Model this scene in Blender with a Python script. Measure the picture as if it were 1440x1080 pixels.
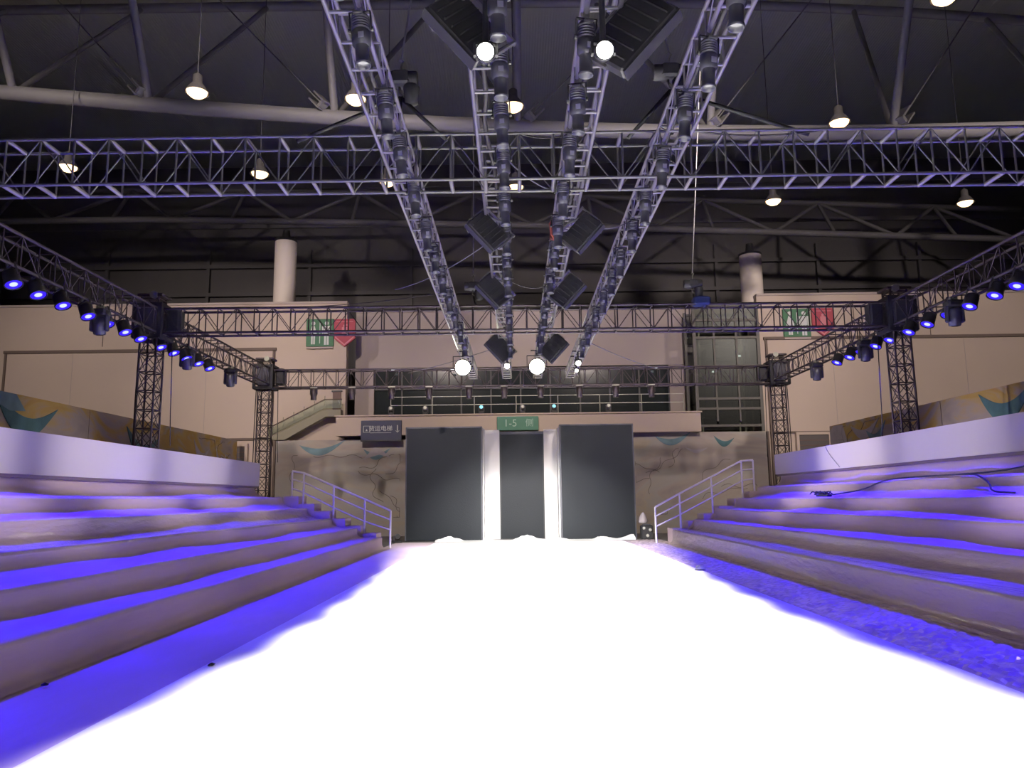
import bpy, math, random
from mathutils import Vector, Matrix, Euler

# ------------------------------------------------------------------ scene, camera, world, exposure
for o in list(bpy.data.objects):
    bpy.data.objects.remove(o)
S = bpy.context.scene
COL = S.collection
R = math.radians
cam_d = bpy.data.cameras.new('camera')
cam_d.sensor_width = 36.0
cam_d.lens = 27.0
cam_d.clip_end = 300
cam = bpy.data.objects.new('camera', cam_d)
COL.objects.link(cam)
cam.matrix_world = (Matrix.Translation((0, 0, 1.5)) @ Matrix.Rotation(R(0.17), 4, 'Z')
                    @ Matrix.Rotation(R(98.55), 4, 'X') @ Matrix.Rotation(R(-0.7), 4, 'Z'))
S.camera = cam

S.view_settings.view_transform = 'Standard'
S.view_settings.look = 'None'
S.view_settings.gamma = 1.0
S.view_settings.use_curve_mapping = False
S.view_settings.exposure = 0.4
S.cycles.use_denoising = True
S.cycles.sample_clamp_indirect = 4.0
S.cycles.max_bounces = 8
S.cycles.diffuse_bounces = 4

W = bpy.data.worlds.new('world')
S.world = W
W.use_nodes = True
W.node_tree.nodes['Background'].inputs[0].default_value = (0.5, 0.52, 0.6, 1)
W.node_tree.nodes['Background'].inputs[1].default_value = 0.02

RUNWAY_W = 1000.0     # watts of each profile spotlight over the runway
PAR_W = 900.0        # watts of each blue wash light
CROSS_W = 4200.0    # watts of each added lavender fill light across the runway
FILL_W = 320.0      # watts of each added wide fill light onto the opposite steps
BAY_W = 25.0        # watts of each warm high bay lamp
WASH_W = 8600.0      # watts of each added fill light aimed at the back wall


def lamp(name, kind, loc, energy, color, aim=None, angle=60, blend=0.3, size=0.1):
    d = bpy.data.lights.new(name, kind)
    d.energy = energy
    d.color = color
    d.shadow_soft_size = size
    if kind == 'SPOT':
        d.spot_size = R(angle)
        d.spot_blend = blend
    o = bpy.data.objects.new(name, d)
    COL.objects.link(o)
    o.location = loc
    if aim is not None:
        o.rotation_euler = (Vector(aim) - Vector(loc)).to_track_quat('-Z', 'Y').to_euler()
    return o


# added fill lights without fixtures, above the frame, brightening the back wall
for fx in (-16, -5.5, 6, 17):
    lamp('wall_fill_light', 'SPOT', (fx, 8.0, 14.2), WASH_W, (1.0, 0.84, 0.76), (fx * 1.0, 34, 7.6), 50, 0.9, 0.5)


# added fill without fixtures: pale lavender light across the runway onto the seating walls
for cy in (6.0, 10.5, 15.6, 20.0):
    lamp('cross_fill', 'SPOT', (9.1, cy, 5.2), CROSS_W, (1.0, 0.88, 0.92), (-8.2, cy, 2.55), 17, 0.9, 0.12)
    lamp('cross_fill', 'SPOT', (-8.45, cy, 5.2), CROSS_W * 1.3, (1.0, 0.88, 0.92), (8.6, cy, 2.65), 17, 0.9, 0.12)

for cy in (3.5, 8.0, 12.5, 17.0, 21.5):  # added wide warm fill that lifts the step fronts, no fixtures
    lamp('cross_fill', 'SPOT', (9.1, cy, 5.0), FILL_W, (1.0, 0.82, 0.70), (-5.6, cy, 0.9), 38, 0.8, 0.12)
    lamp('cross_fill', 'SPOT', (-8.45, cy, 5.0), FILL_W, (1.0, 0.82, 0.70), (6.5, cy, 0.9), 38, 0.8, 0.12)

# ------------------------------------------------------------------ materials
def mat(name, col, rough=0.6, metal=0.0, emit=None, estr=0.0, spec=0.5, noise=0.0, nscale=4.0,
        bump=0.0, bscale=20.0, coat=0.0, bstretch=(1, 1, 1)):
    m = bpy.data.materials.new(name)
    m.use_nodes = True
    nt = m.node_tree
    b = nt.nodes['Principled BSDF']
    b.inputs['Base Color'].default_value = (*col, 1)
    b.inputs['Roughness'].default_value = rough
    b.inputs['Metallic'].default_value = metal
    b.inputs['Specular IOR Level'].default_value = spec
    if emit:
        b.inputs['Emission Color'].default_value = (*emit, 1)
        b.inputs['Emission Strength'].default_value = estr
    if coat:
        b.inputs['Coat Weight'].default_value = coat
        b.inputs['Coat Roughness'].default_value = 0.06
    if noise or bump:
        tc = nt.nodes.new('ShaderNodeTexCoord')
        mp = nt.nodes.new('ShaderNodeMapping')
        mp.inputs['Scale'].default_value = bstretch
        nt.links.new(tc.outputs['Object'], mp.inputs[0])
    if noise:
        n = nt.nodes.new('ShaderNodeTexNoise')
        n.inputs['Scale'].default_value = nscale
        n.inputs['Detail'].default_value = 5
        nt.links.new(mp.outputs[0], n.inputs['Vector'])
        mr = nt.nodes.new('ShaderNodeMapRange')
        mr.inputs[3].default_value = 1 - noise
        mr.inputs[4].default_value = 1 + noise
        mr.inputs[1].default_value = 0.25
        mr.inputs[2].default_value = 0.75
        nt.links.new(n.outputs['Fac'], mr.inputs[0])
        mx = nt.nodes.new('ShaderNodeVectorMath')
        mx.operation = 'SCALE'
        mx.inputs[0].default_value = col
        nt.links.new(mr.outputs[0], mx.inputs['Scale'])
        nt.links.new(mx.outputs[0], b.inputs['Base Color'])
    if bump:
        n2 = nt.nodes.new('ShaderNodeTexNoise')
        n2.inputs['Scale'].default_value = bscale
        n2.inputs['Detail'].default_value = 4
        nt.links.new(mp.outputs[0], n2.inputs['Vector'])
        bp = nt.nodes.new('ShaderNodeBump')
        bp.inputs['Strength'].default_value = bump
        bp.inputs['Distance'].default_value = 0.03
        nt.links.new(n2.outputs['Fac'], bp.inputs['Height'])
        nt.links.new(bp.outputs[0], b.inputs['Normal'])
        if coat:
            nt.links.new(bp.outputs[0], b.inputs['Coat Normal'])
    return m


def mural_material(name, ochre=1.0):
    """beige printed mural with drifting ochre, cream and teal washes"""
    m = bpy.data.materials.new(name)
    m.use_nodes = True
    nt = m.node_tree
    b = nt.nodes['Principled BSDF']
    b.inputs['Roughness'].default_value = 0.75
    tc = nt.nodes.new('ShaderNodeTexCoord')
    mp = nt.nodes.new('ShaderNodeMapping')
    mp.inputs['Scale'].default_value = (0.22, 0.22, 0.5)
    nt.links.new(tc.outputs['Object'], mp.inputs[0])
    n = nt.nodes.new('ShaderNodeTexNoise')
    n.inputs['Scale'].default_value = 1.3
    n.inputs['Detail'].default_value = 4
    n.inputs['Distortion'].default_value = 1.6
    nt.links.new(mp.outputs[0], n.inputs['Vector'])
    cr = nt.nodes.new('ShaderNodeValToRGB')
    e = cr.color_ramp.elements
    e[0].position = 0.30
    e[0].color = (0.34, 0.30, 0.29, 1)
    e[1].position = 0.72
    e[1].color = (0.40, 0.35, 0.30, 1)
    for p, c in ((0.42, (0.42, 0.36, 0.31, 1)), (0.50, (0.44 + 0.08 * ochre, 0.385 - 0.02 * ochre, 0.30 - 0.19 * ochre, 1)), (0.56, (0.43 + 0.06 * ochre, 0.37 - 0.05 * ochre, 0.28 - 0.20 * ochre, 1)), (0.63, (0.45, 0.39, 0.30, 1))):
        q = e.new(p)
        q.color = c
    nt.links.new(n.outputs['Fac'], cr.inputs[0])
    nt.links.new(cr.outputs[0], b.inputs['Base Color'])
    return m


def ribbed(name, col, scale, axis='X', depth=0.05, rough=0.7):
    m = bpy.data.materials.new(name)
    m.use_nodes = True
    nt = m.node_tree
    b = nt.nodes['Principled BSDF']
    b.inputs['Base Color'].default_value = (*col, 1)
    b.inputs['Roughness'].default_value = rough
    tc = nt.nodes.new('ShaderNodeTexCoord')
    w = nt.nodes.new('ShaderNodeTexWave')
    w.bands_direction = axis
    w.inputs['Scale'].default_value = scale
    nt.links.new(tc.outputs['Object'], w.inputs['Vector'])
    bp = nt.nodes.new('ShaderNodeBump')
    bp.inputs['Strength'].default_value = 0.6
    bp.inputs['Distance'].default_value = depth
    nt.links.new(w.outputs['Fac'], bp.inputs['Height'])
    nt.links.new(bp.outputs[0], b.inputs['Normal'])
    return m


def glass_mat(name, tint, keep, rough=0.3):
    m = bpy.data.materials.new(name)
    m.use_nodes = True
    nt = m.node_tree
    for nn in list(nt.nodes):
        nt.nodes.remove(nn)
    out = nt.nodes.new('ShaderNodeOutputMaterial')
    mix = nt.nodes.new('ShaderNodeMixShader')
    tr = nt.nodes.new('ShaderNodeBsdfTransparent')
    tr.inputs[0].default_value = (*tint, 1)
    gl = nt.nodes.new('ShaderNodeBsdfGlossy')
    gl.inputs['Roughness'].default_value = rough
    gl.inputs[0].default_value = (0.8, 0.85, 0.85, 1)
    mix.inputs[0].default_value = keep
    nt.links.new(tr.outputs[0], mix.inputs[1])
    nt.links.new(gl.outputs[0], mix.inputs[2])
    nt.links.new(mix.outputs[0], out.inputs[0])
    return m


MT = {
    'runway': mat('white_runway_sheet', (0.88, 0.87, 0.86), 0.55),
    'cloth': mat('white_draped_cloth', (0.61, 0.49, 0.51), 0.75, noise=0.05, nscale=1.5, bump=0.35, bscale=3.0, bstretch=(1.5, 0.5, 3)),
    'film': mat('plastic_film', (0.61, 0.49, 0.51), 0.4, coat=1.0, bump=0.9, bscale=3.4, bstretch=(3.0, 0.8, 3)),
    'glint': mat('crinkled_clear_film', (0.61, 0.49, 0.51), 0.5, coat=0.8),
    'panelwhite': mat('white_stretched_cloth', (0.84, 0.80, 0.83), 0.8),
    'hemshadow': mat('mauve_hem_shadow', (0.17, 0.13, 0.14), 0.8),  # shade below the rear cloth, put into the colour
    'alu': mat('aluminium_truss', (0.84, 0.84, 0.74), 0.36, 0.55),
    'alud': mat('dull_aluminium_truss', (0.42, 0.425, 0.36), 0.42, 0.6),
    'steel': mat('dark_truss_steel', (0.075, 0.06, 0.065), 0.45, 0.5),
    'black': mat('black_housing', (0.022, 0.022, 0.024), 0.5),
    'charcoal': mat('charcoal_housing', (0.10, 0.10, 0.115), 0.38, 0.3),
    'rubber': mat('black_rubber', (0.02, 0.02, 0.02), 0.7),
    'label': mat('white_sticker', (0.75, 0.75, 0.75), 0.5),
    'lens': mat('lit_white_lens', (0.8, 0.8, 0.8), 0.2, emit=(1.0, 0.97, 0.90), estr=14),
    'lensfar': mat('lit_flood_lens', (0.8, 0.8, 0.8), 0.2, emit=(1.0, 0.95, 0.74), estr=22),
    'lensdim': mat('lit_small_lens', (0.8, 0.8, 0.8), 0.2, emit=(0.85, 0.95, 1.0), estr=2.2),
    'teal': mat('teal_led', (0.1, 0.4, 0.5), 0.3, emit=(0.15, 0.8, 1.0), estr=1.6),
    'blueled': mat('blue_led_core', (0.1, 0.1, 0.4), 0.3, emit=(0.33, 0.38, 1.0), estr=1.7),
    'bluering': mat('blue_led_ring', (0.02, 0.01, 0.3), 0.3, emit=(0.03, 0.01, 1.0), estr=1.1),
    'bay': mat('warm_lamp_glass', (0.9, 0.8, 0.6), 0.3, emit=(1.0, 0.66, 0.34), estr=2.6),
    'bayhood': mat('grey_lamp_hood', (0.09, 0.085, 0.085), 0.6, 0.2),
    'rooftube': mat('grey_painted_roof_tube', (0.21, 0.205, 0.205), 0.6, noise=0.08, nscale=0.6),
    'roofmid': mat('mid_grey_roof_tube', (0.13, 0.127, 0.127), 0.65),
    'roofdim': mat('dark_grey_roof_tube', (0.13, 0.125, 0.13), 0.7),
    'wall': mat('beige_render', (0.56, 0.46, 0.385), 0.85, noise=0.05, nscale=0.35),
    'wallc': mat('greige_render', (0.47, 0.40, 0.37), 0.85, noise=0.05, nscale=0.35),
    'seam': mat('brown_panel_joint', (0.16, 0.12, 0.10), 0.8),
    'column': mat('cream_painted_column', (0.84, 0.75, 0.68), 0.7, noise=0.04, nscale=0.8),
    'screen': mat('dark_fabric_screen', (0.010, 0.0135, 0.018), 0.5, spec=0.3, bump=0.15, bscale=30),
    'mural': mural_material('printed_mural'),
    'muralpale': mural_material('printed_mural_pale', -0.3),
    'mteal': mat('teal_mural_paint', (0.08, 0.18, 0.20), 0.8, noise=0.3, nscale=2),
    'mblue': mat('grey_blue_mural_paint', (0.17, 0.27, 0.31), 0.8, noise=0.3, nscale=2),
    'mline': mat('brown_mural_line', (0.13, 0.11, 0.10), 0.8),
    'mpale': mat('pale_lilac_mural_paint', (0.44, 0.40, 0.42), 0.8, noise=0.15, nscale=2),
    'railwhite': mat('white_painted_rail', (0.80, 0.76, 0.82), 0.45),
    'concrete': mat('grey_concrete_floor', (0.16, 0.15, 0.15), 0.7, noise=0.15, nscale=0.5),
    'ceiling': ribbed('dark_corrugated_deck', (0.47, 0.50, 0.43), 2.6, 'X', 0.012),
    'darkwall': ribbed('dark_cladding', (0.13, 0.123, 0.125), 0.25, 'X', 0.03),
    'hall': mat('hall_side_wall', (0.10, 0.095, 0.09), 0.9),
    'sgreen': mat('green_sign', (0.055, 0.17, 0.085), 0.6),
    'sgreen2': mat('dull_green_sign', (0.09, 0.25, 0.17), 0.6),
    'sred': mat('red_sign', (0.42, 0.055, 0.085), 0.6),
    'sredl': mat('light_red_print', (0.62, 0.22, 0.25), 0.6),
    'sblue': mat('navy_sign', (0.035, 0.04, 0.085), 0.5),
    'swhite': mat('white_print', (0.62, 0.64, 0.62), 0.6),
    'sgw': mat('pale_green_print', (0.42, 0.60, 0.50), 0.6),
    'pane': mat('dark_window_glass', (0.020, 0.026, 0.028), 0.12),
    'mullion': mat('dark_window_frame', (0.06, 0.06, 0.06), 0.5),
    'lift': mat('olive_grey_lift_steel', (0.085, 0.08, 0.072), 0.5, 0.3),
    'liftdark': mat('dark_lift_car', (0.05, 0.045, 0.05), 0.5),
    'liftglass': glass_mat('lift_glass', (0.42, 0.44, 0.40), 0.02),
    'balglass': glass_mat('balustrade_glass', (0.72, 0.76, 0.68), 0.05),
    'olive': mat('olive_stair_cladding', (0.28, 0.26, 0.19), 0.7),
    'brown': mat('brown_door', (0.15, 0.09, 0.075), 0.6),
    'doordark': mat('dark_shutter', (0.10, 0.085, 0.085), 0.6),
    'blueplastic': mat('blue_motor_cover', (0.02, 0.035, 0.14), 0.5),
    'orange': mat('orange_strap', (0.45, 0.10, 0.04), 0.6),
    'cable': mat('black_cable', (0.03, 0.028, 0.03), 0.55),
    'wire': mat('galvanised_wire', (0.5, 0.5, 0.5), 0.4, 0.6),
    'greycable': mat('grey_cable', (0.32, 0.31, 0.32), 0.6),
    'bag': mat('white_plastic_bag', (0.36, 0.32, 0.33), 0.5),
}


# ------------------------------------------------------------------ mesh helpers
class MB:
    def __init__(self):
        self.v, self.f, self.s = [], [], []

    def add(self, vs, fs, M=None, smooth=False):
        n = len(self.v)
        for p in vs:
            p = Vector(p)
            self.v.append(M @ p if M is not None else p)
        for q in fs:
            self.f.append([i + n for i in q])
            self.s.append(smooth)
        return self

    def box(self, c, size, M=None, bevel=0.0):
        x, y, z = size[0] / 2, size[1] / 2, size[2] / 2
        T = Matrix.Translation(c)
        if M is not None:
            T = M @ T
        if bevel <= 0:
            vs = [(sx * x, sy * y, sz * z) for sx in (-1, 1) for sy in (-1, 1) for sz in (-1, 1)]
            fs = [(0, 1, 3, 2), (4, 6, 7, 5), (0, 4, 5, 1), (2, 3, 7, 6), (0, 2, 6, 4), (1, 5, 7, 3)]
            return self.add(vs, fs, T)
        b = bevel                                   # chamfered box: rings stacked along z
        def ring(rx, ry, zz):
            k = b
            return [(-rx + k, -ry, zz), (rx - k, -ry, zz), (rx, -ry + k, zz), (rx, ry - k, zz),
                    (rx - k, ry, zz), (-rx + k, ry, zz), (-rx, ry - k, zz), (-rx, -ry + k, zz)]
        rs = [ring(x - b, y - b, -z), ring(x, y, -z + b), ring(x, y, z - b), ring(x - b, y - b, z)]
        vs = [p for r_ in rs for p in r_]
        fs = [tuple(reversed(range(8))), tuple(range(24, 32))]
        for k in range(3):
            for i in range(8):
                j = (i + 1) % 8
                fs.append((k * 8 + i, k * 8 + j, k * 8 + 8 + j, k * 8 + 8 + i))
        return self.add(vs, fs, T)

    def lathe(self, prof, n=16, M=None, smooth=True, cap=True):
        """profile of (radius, z) turned about z"""
        vs, fs = [], []
        for r_, z in prof:
            for i in range(n):
                a = 2 * math.pi * i / n
                vs.append((r_ * math.cos(a), r_ * math.sin(a), z))
        for k in range(len(prof) - 1):
            for i in range(n):
                j = (i + 1) % n
                fs.append((k * n + i, k * n + j, (k + 1) * n + j, (k + 1) * n + i))
        self.add(vs, fs, M, smooth)
        if cap:
            a = [(prof[0][0] * math.cos(2 * math.pi * i / n), prof[0][0] * math.sin(2 * math.pi * i / n), prof[0][1]) for i in range(n)]
            z = [(prof[-1][0] * math.cos(2 * math.pi * i / n), prof[-1][0] * math.sin(2 * math.pi * i / n), prof[-1][1]) for i in range(n)]
            self.add(a, [tuple(reversed(range(n)))], M)
            self.add(z, [tuple(range(n))], M)
        return self

    def tube(self, p0, p1, r0, r1=None, n=8, M=None):
        p0, p1 = Vector(p0), Vector(p1)
        d = p1 - p0
        T = Matrix.Translation(p0) @ d.to_track_quat('Z', 'Y').to_matrix().to_4x4()
        if M is not None:
            T = M @ T
        return self.lathe([(r0, 0), (r0 if r1 is None else r1, d.length)], n, T)

    def sweep(self, pts, r, n=6, M=None):
        pts = [Vector(p) for p in pts]
        vs, fs = [], []
        for k, p in enumerate(pts):
            t = (pts[min(k + 1, len(pts) - 1)] - pts[max(k - 1, 0)]).normalized()
            up = Vector((0, 0, 1)) if abs(t.z) < 0.9 else Vector((1, 0, 0))
            a = t.cross(up).normalized()
            b = a.cross(t)
            for i in range(n):
                q = 2 * math.pi * i / n
                vs.append(p + a * math.cos(q) * r + b * math.sin(q) * r)
        for k in range(len(pts) - 1):
            for i in range(n):
                j = (i + 1) % n
                fs.append((k * n + i, k * n + j, (k + 1) * n + j, (k + 1) * n + i))
        fs.append(tuple(reversed(range(n))))
        fs.append(tuple(range((len(pts) - 1) * n, len(pts) * n)))
        return self.add(vs, fs, M, True)

    def prism(self, poly, y0, y1, M=None):
        """polygon in the xz plane extruded along y"""
        n = len(poly)
        vs = [(p[0], y0, p[1]) for p in poly] + [(p[0], y1, p[1]) for p in poly]
        fs = [tuple(range(n)), tuple(reversed(range(n, 2 * n)))]
        for i in range(n):
            j = (i + 1) % n
            fs.append((i, n + i, n + j, j))
        return self.add(vs, fs, M)

    def grid(self, rows, smooth=True):
        """rows of equal length of points"""
        n = len(rows[0])
        vs = [p for r_ in rows for p in r_]
        fs = [(k * n + i, k * n + i + 1, (k + 1) * n + i + 1, (k + 1) * n + i) for k in range(len(rows) - 1) for i in range(n - 1)]
        return self.add(vs, fs, None, smooth)

    def mesh(self, name, m):
        me = bpy.data.meshes.new(name)
        me.from_pydata([tuple(v) for v in self.v], [], self.f)
        me.polygons.foreach_set('use_smooth', self.s)
        me.materials.append(m)
        me.update()
        return me

    def build(self, name, m, parent=None, loc=None):
        return link(name, self.mesh(name, m), parent, loc)


def link(name, data, parent=None, loc=None, rot=None):
    o = bpy.data.objects.new(name, data)
    COL.objects.link(o)
    if parent is not None:
        o.parent = parent
    if loc is not None:
        o.location = loc
    if rot is not None:
        o.rotation_euler = rot
    return o


def tag(o, label, cat, group=None):
    o['label'] = label
    o['category'] = cat
    if group:
        o['group'] = group
    return o


def thing(name, label, cat, loc=(0, 0, 0), rot=None, group=None):
    o = bpy.data.objects.new(name, None)
    COL.objects.link(o)
    o.empty_display_size = 0.2
    o.location = loc
    if rot is not None:
        o.rotation_euler = rot
    return tag(o, label, cat, group)


def struct(name, mb, m, parent=None, loc=None):
    o = mb.build(name, m, parent, loc)
    if parent is None:
        o['kind'] = 'structure'
    return o


def copy_tree(o, parent=None):
    c = o.copy()
    COL.objects.link(c)
    if parent is not None:
        c.parent = parent
    for ch in o.children:
        copy_tree(ch, c)
    return c


ORD = ['first', 'second', 'third', 'fourth', 'fifth', 'sixth', 'seventh', 'eighth', 'ninth', 'tenth', 'eleventh', 'twelfth',
       'thirteenth', 'fourteenth', 'fifteenth', 'sixteenth', 'seventeenth', 'eighteenth', 'nineteenth', 'twentieth']

_bars = {}


def bar(name, p0, p1, r, mkey, parent, n=8, off=Vector((0, 0, 0))):
    """a straight round member as one part; alike members share mesh data"""
    k = (mkey, n)
    if k not in _bars:
        _bars[k] = MB().lathe([(1, 0), (1, 1)], n).mesh('round_bar', MT[mkey])
    p0, p1 = Vector(p0) - off, Vector(p1) - off
    d = p1 - p0
    o = bpy.data.objects.new(name, _bars[k])
    COL.objects.link(o)
    o.parent = parent
    o.matrix_local = (Matrix.Translation(p0) @ d.to_track_quat('Z', 'Y').to_matrix().to_4x4()
                      @ Matrix.Diagonal((r, r, d.length, 1)))
    return o


# ------------------------------------------------------------------ smooth random helper
def wob(seed):
    g = random.Random(seed)
    terms = [(g.uniform(0.15, 0.5), g.uniform(0, 6.3), 1.0), (g.uniform(0.6, 1.2), g.uniform(0, 6.3), 0.6), (g.uniform(1.6, 3.0), g.uniform(0, 6.3), 0.3)]
    return lambda t: sum(a * math.sin(f * t + p) for f, p, a in terms) / 1.9


# ------------------------------------------------------------------ hall shell
struct('floor', MB().box((0, 16, -0.05), (66, 58, 0.1)), MT['concrete'])
struct('ceiling', MB().box((0, 16, 21.75), (66, 58, 0.3)), MT['ceiling'])
struct('wall_left', MB().box((-32.9, 16, 10.8), (0.3, 58, 21.6)), MT['hall'])
struct('wall_right', MB().box((32.9, 16, 10.8), (0.3, 58, 21.6)), MT['hall'])
struct('wall_front', MB().box((0, -12.9, 10.8), (66, 0.3, 21.6)), MT['hall'])
struct('wall_back_upper', MB().box((0, 44.2, 10.8), (65.6, 0.3, 21.6)), MT['darkwall'])

WT = 10.42
struct('wall_back_left', MB().box(((-32.7 - 7.55) / 2, 34.2, WT / 2), (32.7 - 7.55, 0.4, WT)), MT['wall'])
struct('wall_back_right', MB().box(((32.7 + 11.05) / 2, 34.2, (WT + 0.1) / 2), (32.7 - 11.05, 0.4, WT + 0.1)), MT['wall'])
# recessed centre: lintel above the window band, side pier, slab behind
m = MB()
m.box((1.75, 36.2, 9.1), (18.6, 0.4, 2.7))
m.box((-7.1, 36.2, 3.87), (0.9, 0.4, 7.74))
m.box((9.2, 36.2, 3.87), (3.7, 0.4, 7.74))
m.box((1.0, 36.2, 2.6), (16.0, 0.4, 5.2))
struct('wall_back', m, MT['wallc'])
struct('trim_1', MB().box((-20.1, 34.2, WT + 0.05), (25.1, 0.5, 0.1)), MT['wallc'])
struct('trim_2', MB().box((21.9, 34.2, WT + 0.15), (21.7, 0.5, 0.1)), MT['wallc'])
struct('trim_3', MB().box((1.75, 36.2, WT + 0.08), (18.6, 0.5, 0.1)), MT['wallc'])

# big hangar panels on both beige walls: dark channel joints round a flush panel
def hangar(name, x0, x1, z1):
    f = MB().box(((x0 + x1) / 2, 33.985, z1 / 2), (x1 - x0, 0.05, z1 - 0.02)).build(name, MT['wall'])
    f['kind'] = 'structure'
    MB().box(((x0 + x1) / 2, 33.95, z1 + 0.03), (x1 - x0 + 0.2, 0.12, 0.13)).build('lintel_channel', MT['seam'], f)
    for x in (x0, x1):
        MB().box((x, 33.95, z1 / 2), (0.09, 0.12, z1)).build('side_channel', MT['seam'], f)
    MB().box(((x0 + x1) / 2, 33.95, 4.28), (x1 - x0, 0.08, 0.1)).build('threshold_joint', MT['seam'], f)
    k = 4
    for i in range(1, k):
        x = x0 + (x1 - x0) * i / k
        MB().box((x, 33.955, (z1 + 4.3) / 2), (0.02, 0.02, z1 - 4.4)).build('panel_joint', MT['wallc'], f)
hangar('door_1', -22.9, -10.8, 8.3)
hangar('door_2', 11.35, 23.2, 8.5)
for i, (x, dz) in enumerate(((-9.2, 3.2), (15.4, 3.4), (18.8, 3.3), (-14.5, 1.9), (-18.6, 1.9))):
    struct('trim_%d' % (4 + i), MB().box((x, 33.99, 8.55 + dz / 4), (0.03, 0.03, dz / 2)), MT['seam'])

# dark doorways at floor level under the wall
def shutter(name, x0, x1, z1, y):
    d = MB().box(((x0 + x1) / 2, y, z1 / 2), (x1 - x0, 0.08, z1)).build(name, MT['doordark'])
    d['kind'] = 'structure'
    MB().box(((x0 + x1) / 2, y - 0.03, z1 + 0.06), (x1 - x0 + 0.24, 0.14, 0.12)).build('door_head', MT['wall'], d)
    for x in (x0 - 0.06, x1 + 0.06):
        MB().box((x, y - 0.03, z1 / 2), (0.12, 0.14, z1)).build('door_jamb', MT['wall'], d)
    for k in range(7):
        MB().box(((x0 + x1) / 2, y - 0.045, 2.6 + k * 0.22), (x1 - x0, 0.02, 0.03)).build('shutter_rib', MT['brown'], d)
shutter('door_3', 12.5, 13.8, 4.16, 33.88)
shutter('door_4', -12.38, -11.9, 3.96, 33.88)
d = MB().box((-7.92, 33.95, 5.8), (0.36, 0.08, 1.1)).build('door_5', MT['brown'])
d['kind'] = 'structure'
MB().box((-7.92, 33.93, 6.38), (0.46, 0.12, 0.06)).build('door_head', MT['mullion'], d)
MB().tube((-7.8, 33.88, 5.75), (-7.8, 33.88, 5.95), 0.015).build('door_handle', MT['alu'], d)

# window band in the recess
wn = MB().box((0.3, 36.25, 6.46), (14.1, 0.05, 2.5)).build('window_1', MT['pane'])
wn['kind'] = 'structure'
for z in (5.22, 6.75, 7.7):
    MB().box((0.3, 36.17, z), (14.1, 0.1, 0.09)).build('window_rail', MT['mullion'], wn)
for i in range(11):
    MB().box((-6.75 + i * 1.41, 36.17, 6.46), (0.07, 0.1, 2.5)).build('mullion', MT['mullion'], wn)
for x in (-5.7, -2.9, 6.7):
    MB().lathe([(0.10, 0), (0.07, 0.05)], 12, Matrix.Translation((x, 35.6, 7.55))).build('recess_downlight', MT['lensdim'], wn)

# balcony: cream fascia, slab and handrail
bal = thing('balcony', 'long cream balcony fascia with handrails above the dark backdrop panels', 'balcony', (0.15, 33.2, 4.4))
MB().box((0, -0.1, 0.31), (15.75, 0.2, 0.82)).build('fascia', MT['wall'], bal)
MB().box((0, 1.4, 0.0), (15.7, 2.8, 0.2)).build('floor_slab', MT['wallc'], bal)
MB().box((0, -0.12, 0.75), (15.85, 0.3, 0.06)).build('coping', MT['wall'], bal)
for z in (1.25, 1.62):
    MB().tube((-5.6, 0.35, z), (7.3, 0.35, z), 0.014).build('handrail', MT['alu'], bal)
for i in range(8):
    MB().tube((-5.6 + i * 1.84, 0.35, 0.1), (-5.6 + i * 1.84, 0.35, 1.62), 0.02).build('rail_post', MT['alud'], bal)

# small control lights standing on the balcony
def follow_light(x, led, i):
    t = thing('balcony_light', ['small follow light on the balcony above the blue sign', 'small dark follow light on the balcony left of centre',
              'small teal lit follow light on the balcony above the left white strip', 'small dark follow light on the balcony over the green sign',
              'small teal lit follow light on the balcony over the right white strip', 'small dark follow light on the balcony above the right dark panel'][i],
              'light', (x, 33.35, 5.2), None, 'follow lights on the balcony')
    MB().box((0, 0, 0.04), (0.2, 0.2, 0.08), None, 0.015).build('base', MT['black'], t)
    y = MB().box((-0.11, 0, 0.2), (0.03, 0.08, 0.26))
    y.box((0.11, 0, 0.2), (0.03, 0.08, 0.26))
    y.box((0, 0, 0.1), (0.24, 0.08, 0.04)).build('yoke', MT['black'], t)
    T = Matrix.Translation((0, 0, 0.28)) @ Matrix.Rotation(R(80), 4, 'X')
    MB().lathe([(0.07, -0.14), (0.09, -0.1), (0.085, 0.1), (0.095, 0.13)], 14, T).build('head', MT['charcoal'], t)
    MB().lathe([(0.07, 0.131), (0.05, 0.14)], 14, T).build('lens', MT['teal'] if led else MT['alud'], t)
for i, (x, led) in enumerate(((-5.4, 0), (-3.9, 0), (-1.45, 1), (0.35, 0), (1.72, 1), (4.1, 0))):
    follow_light(x, led, i)

# stair from the balcony down to the left
st = thing('balcony_stair', 'sloping glass sided stair climbing to the cream balcony beside the left far tower', 'stair', (-9.3, 33.5, 4.2))
poly = [(-1.55, 0.0), (0.95, 1.28), (1.7, 1.28), (1.7, 0.98), (1.05, 0.98), (-0.75, -0.02)]
MB().prism(poly, -0.15, 0.25).build('stair_stringer', MT['olive'], st)
MB().prism([(-1.5, 0.12), (0.95, 1.36), (1.7, 1.36), (1.7, 1.72), (0.95, 1.72), (-1.5, 0.46)], -0.02, 0.0).build('glass_balustrade', MT['balglass'], st)
MB().sweep([(-1.55, -0.01, 0.48), (0.95, -0.01, 1.75), (1.7, -0.01, 1.75)], 0.03).build('handrail', MT['seam'], st)
for k in range(6):
    x = -1.3 + k * 0.45
    MB().box((x, 0.0, 0.45 + (x + 1.5) * 0.51), (0.03, 0.03, 0.42)).build('baluster', MT['olive'], st)
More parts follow.
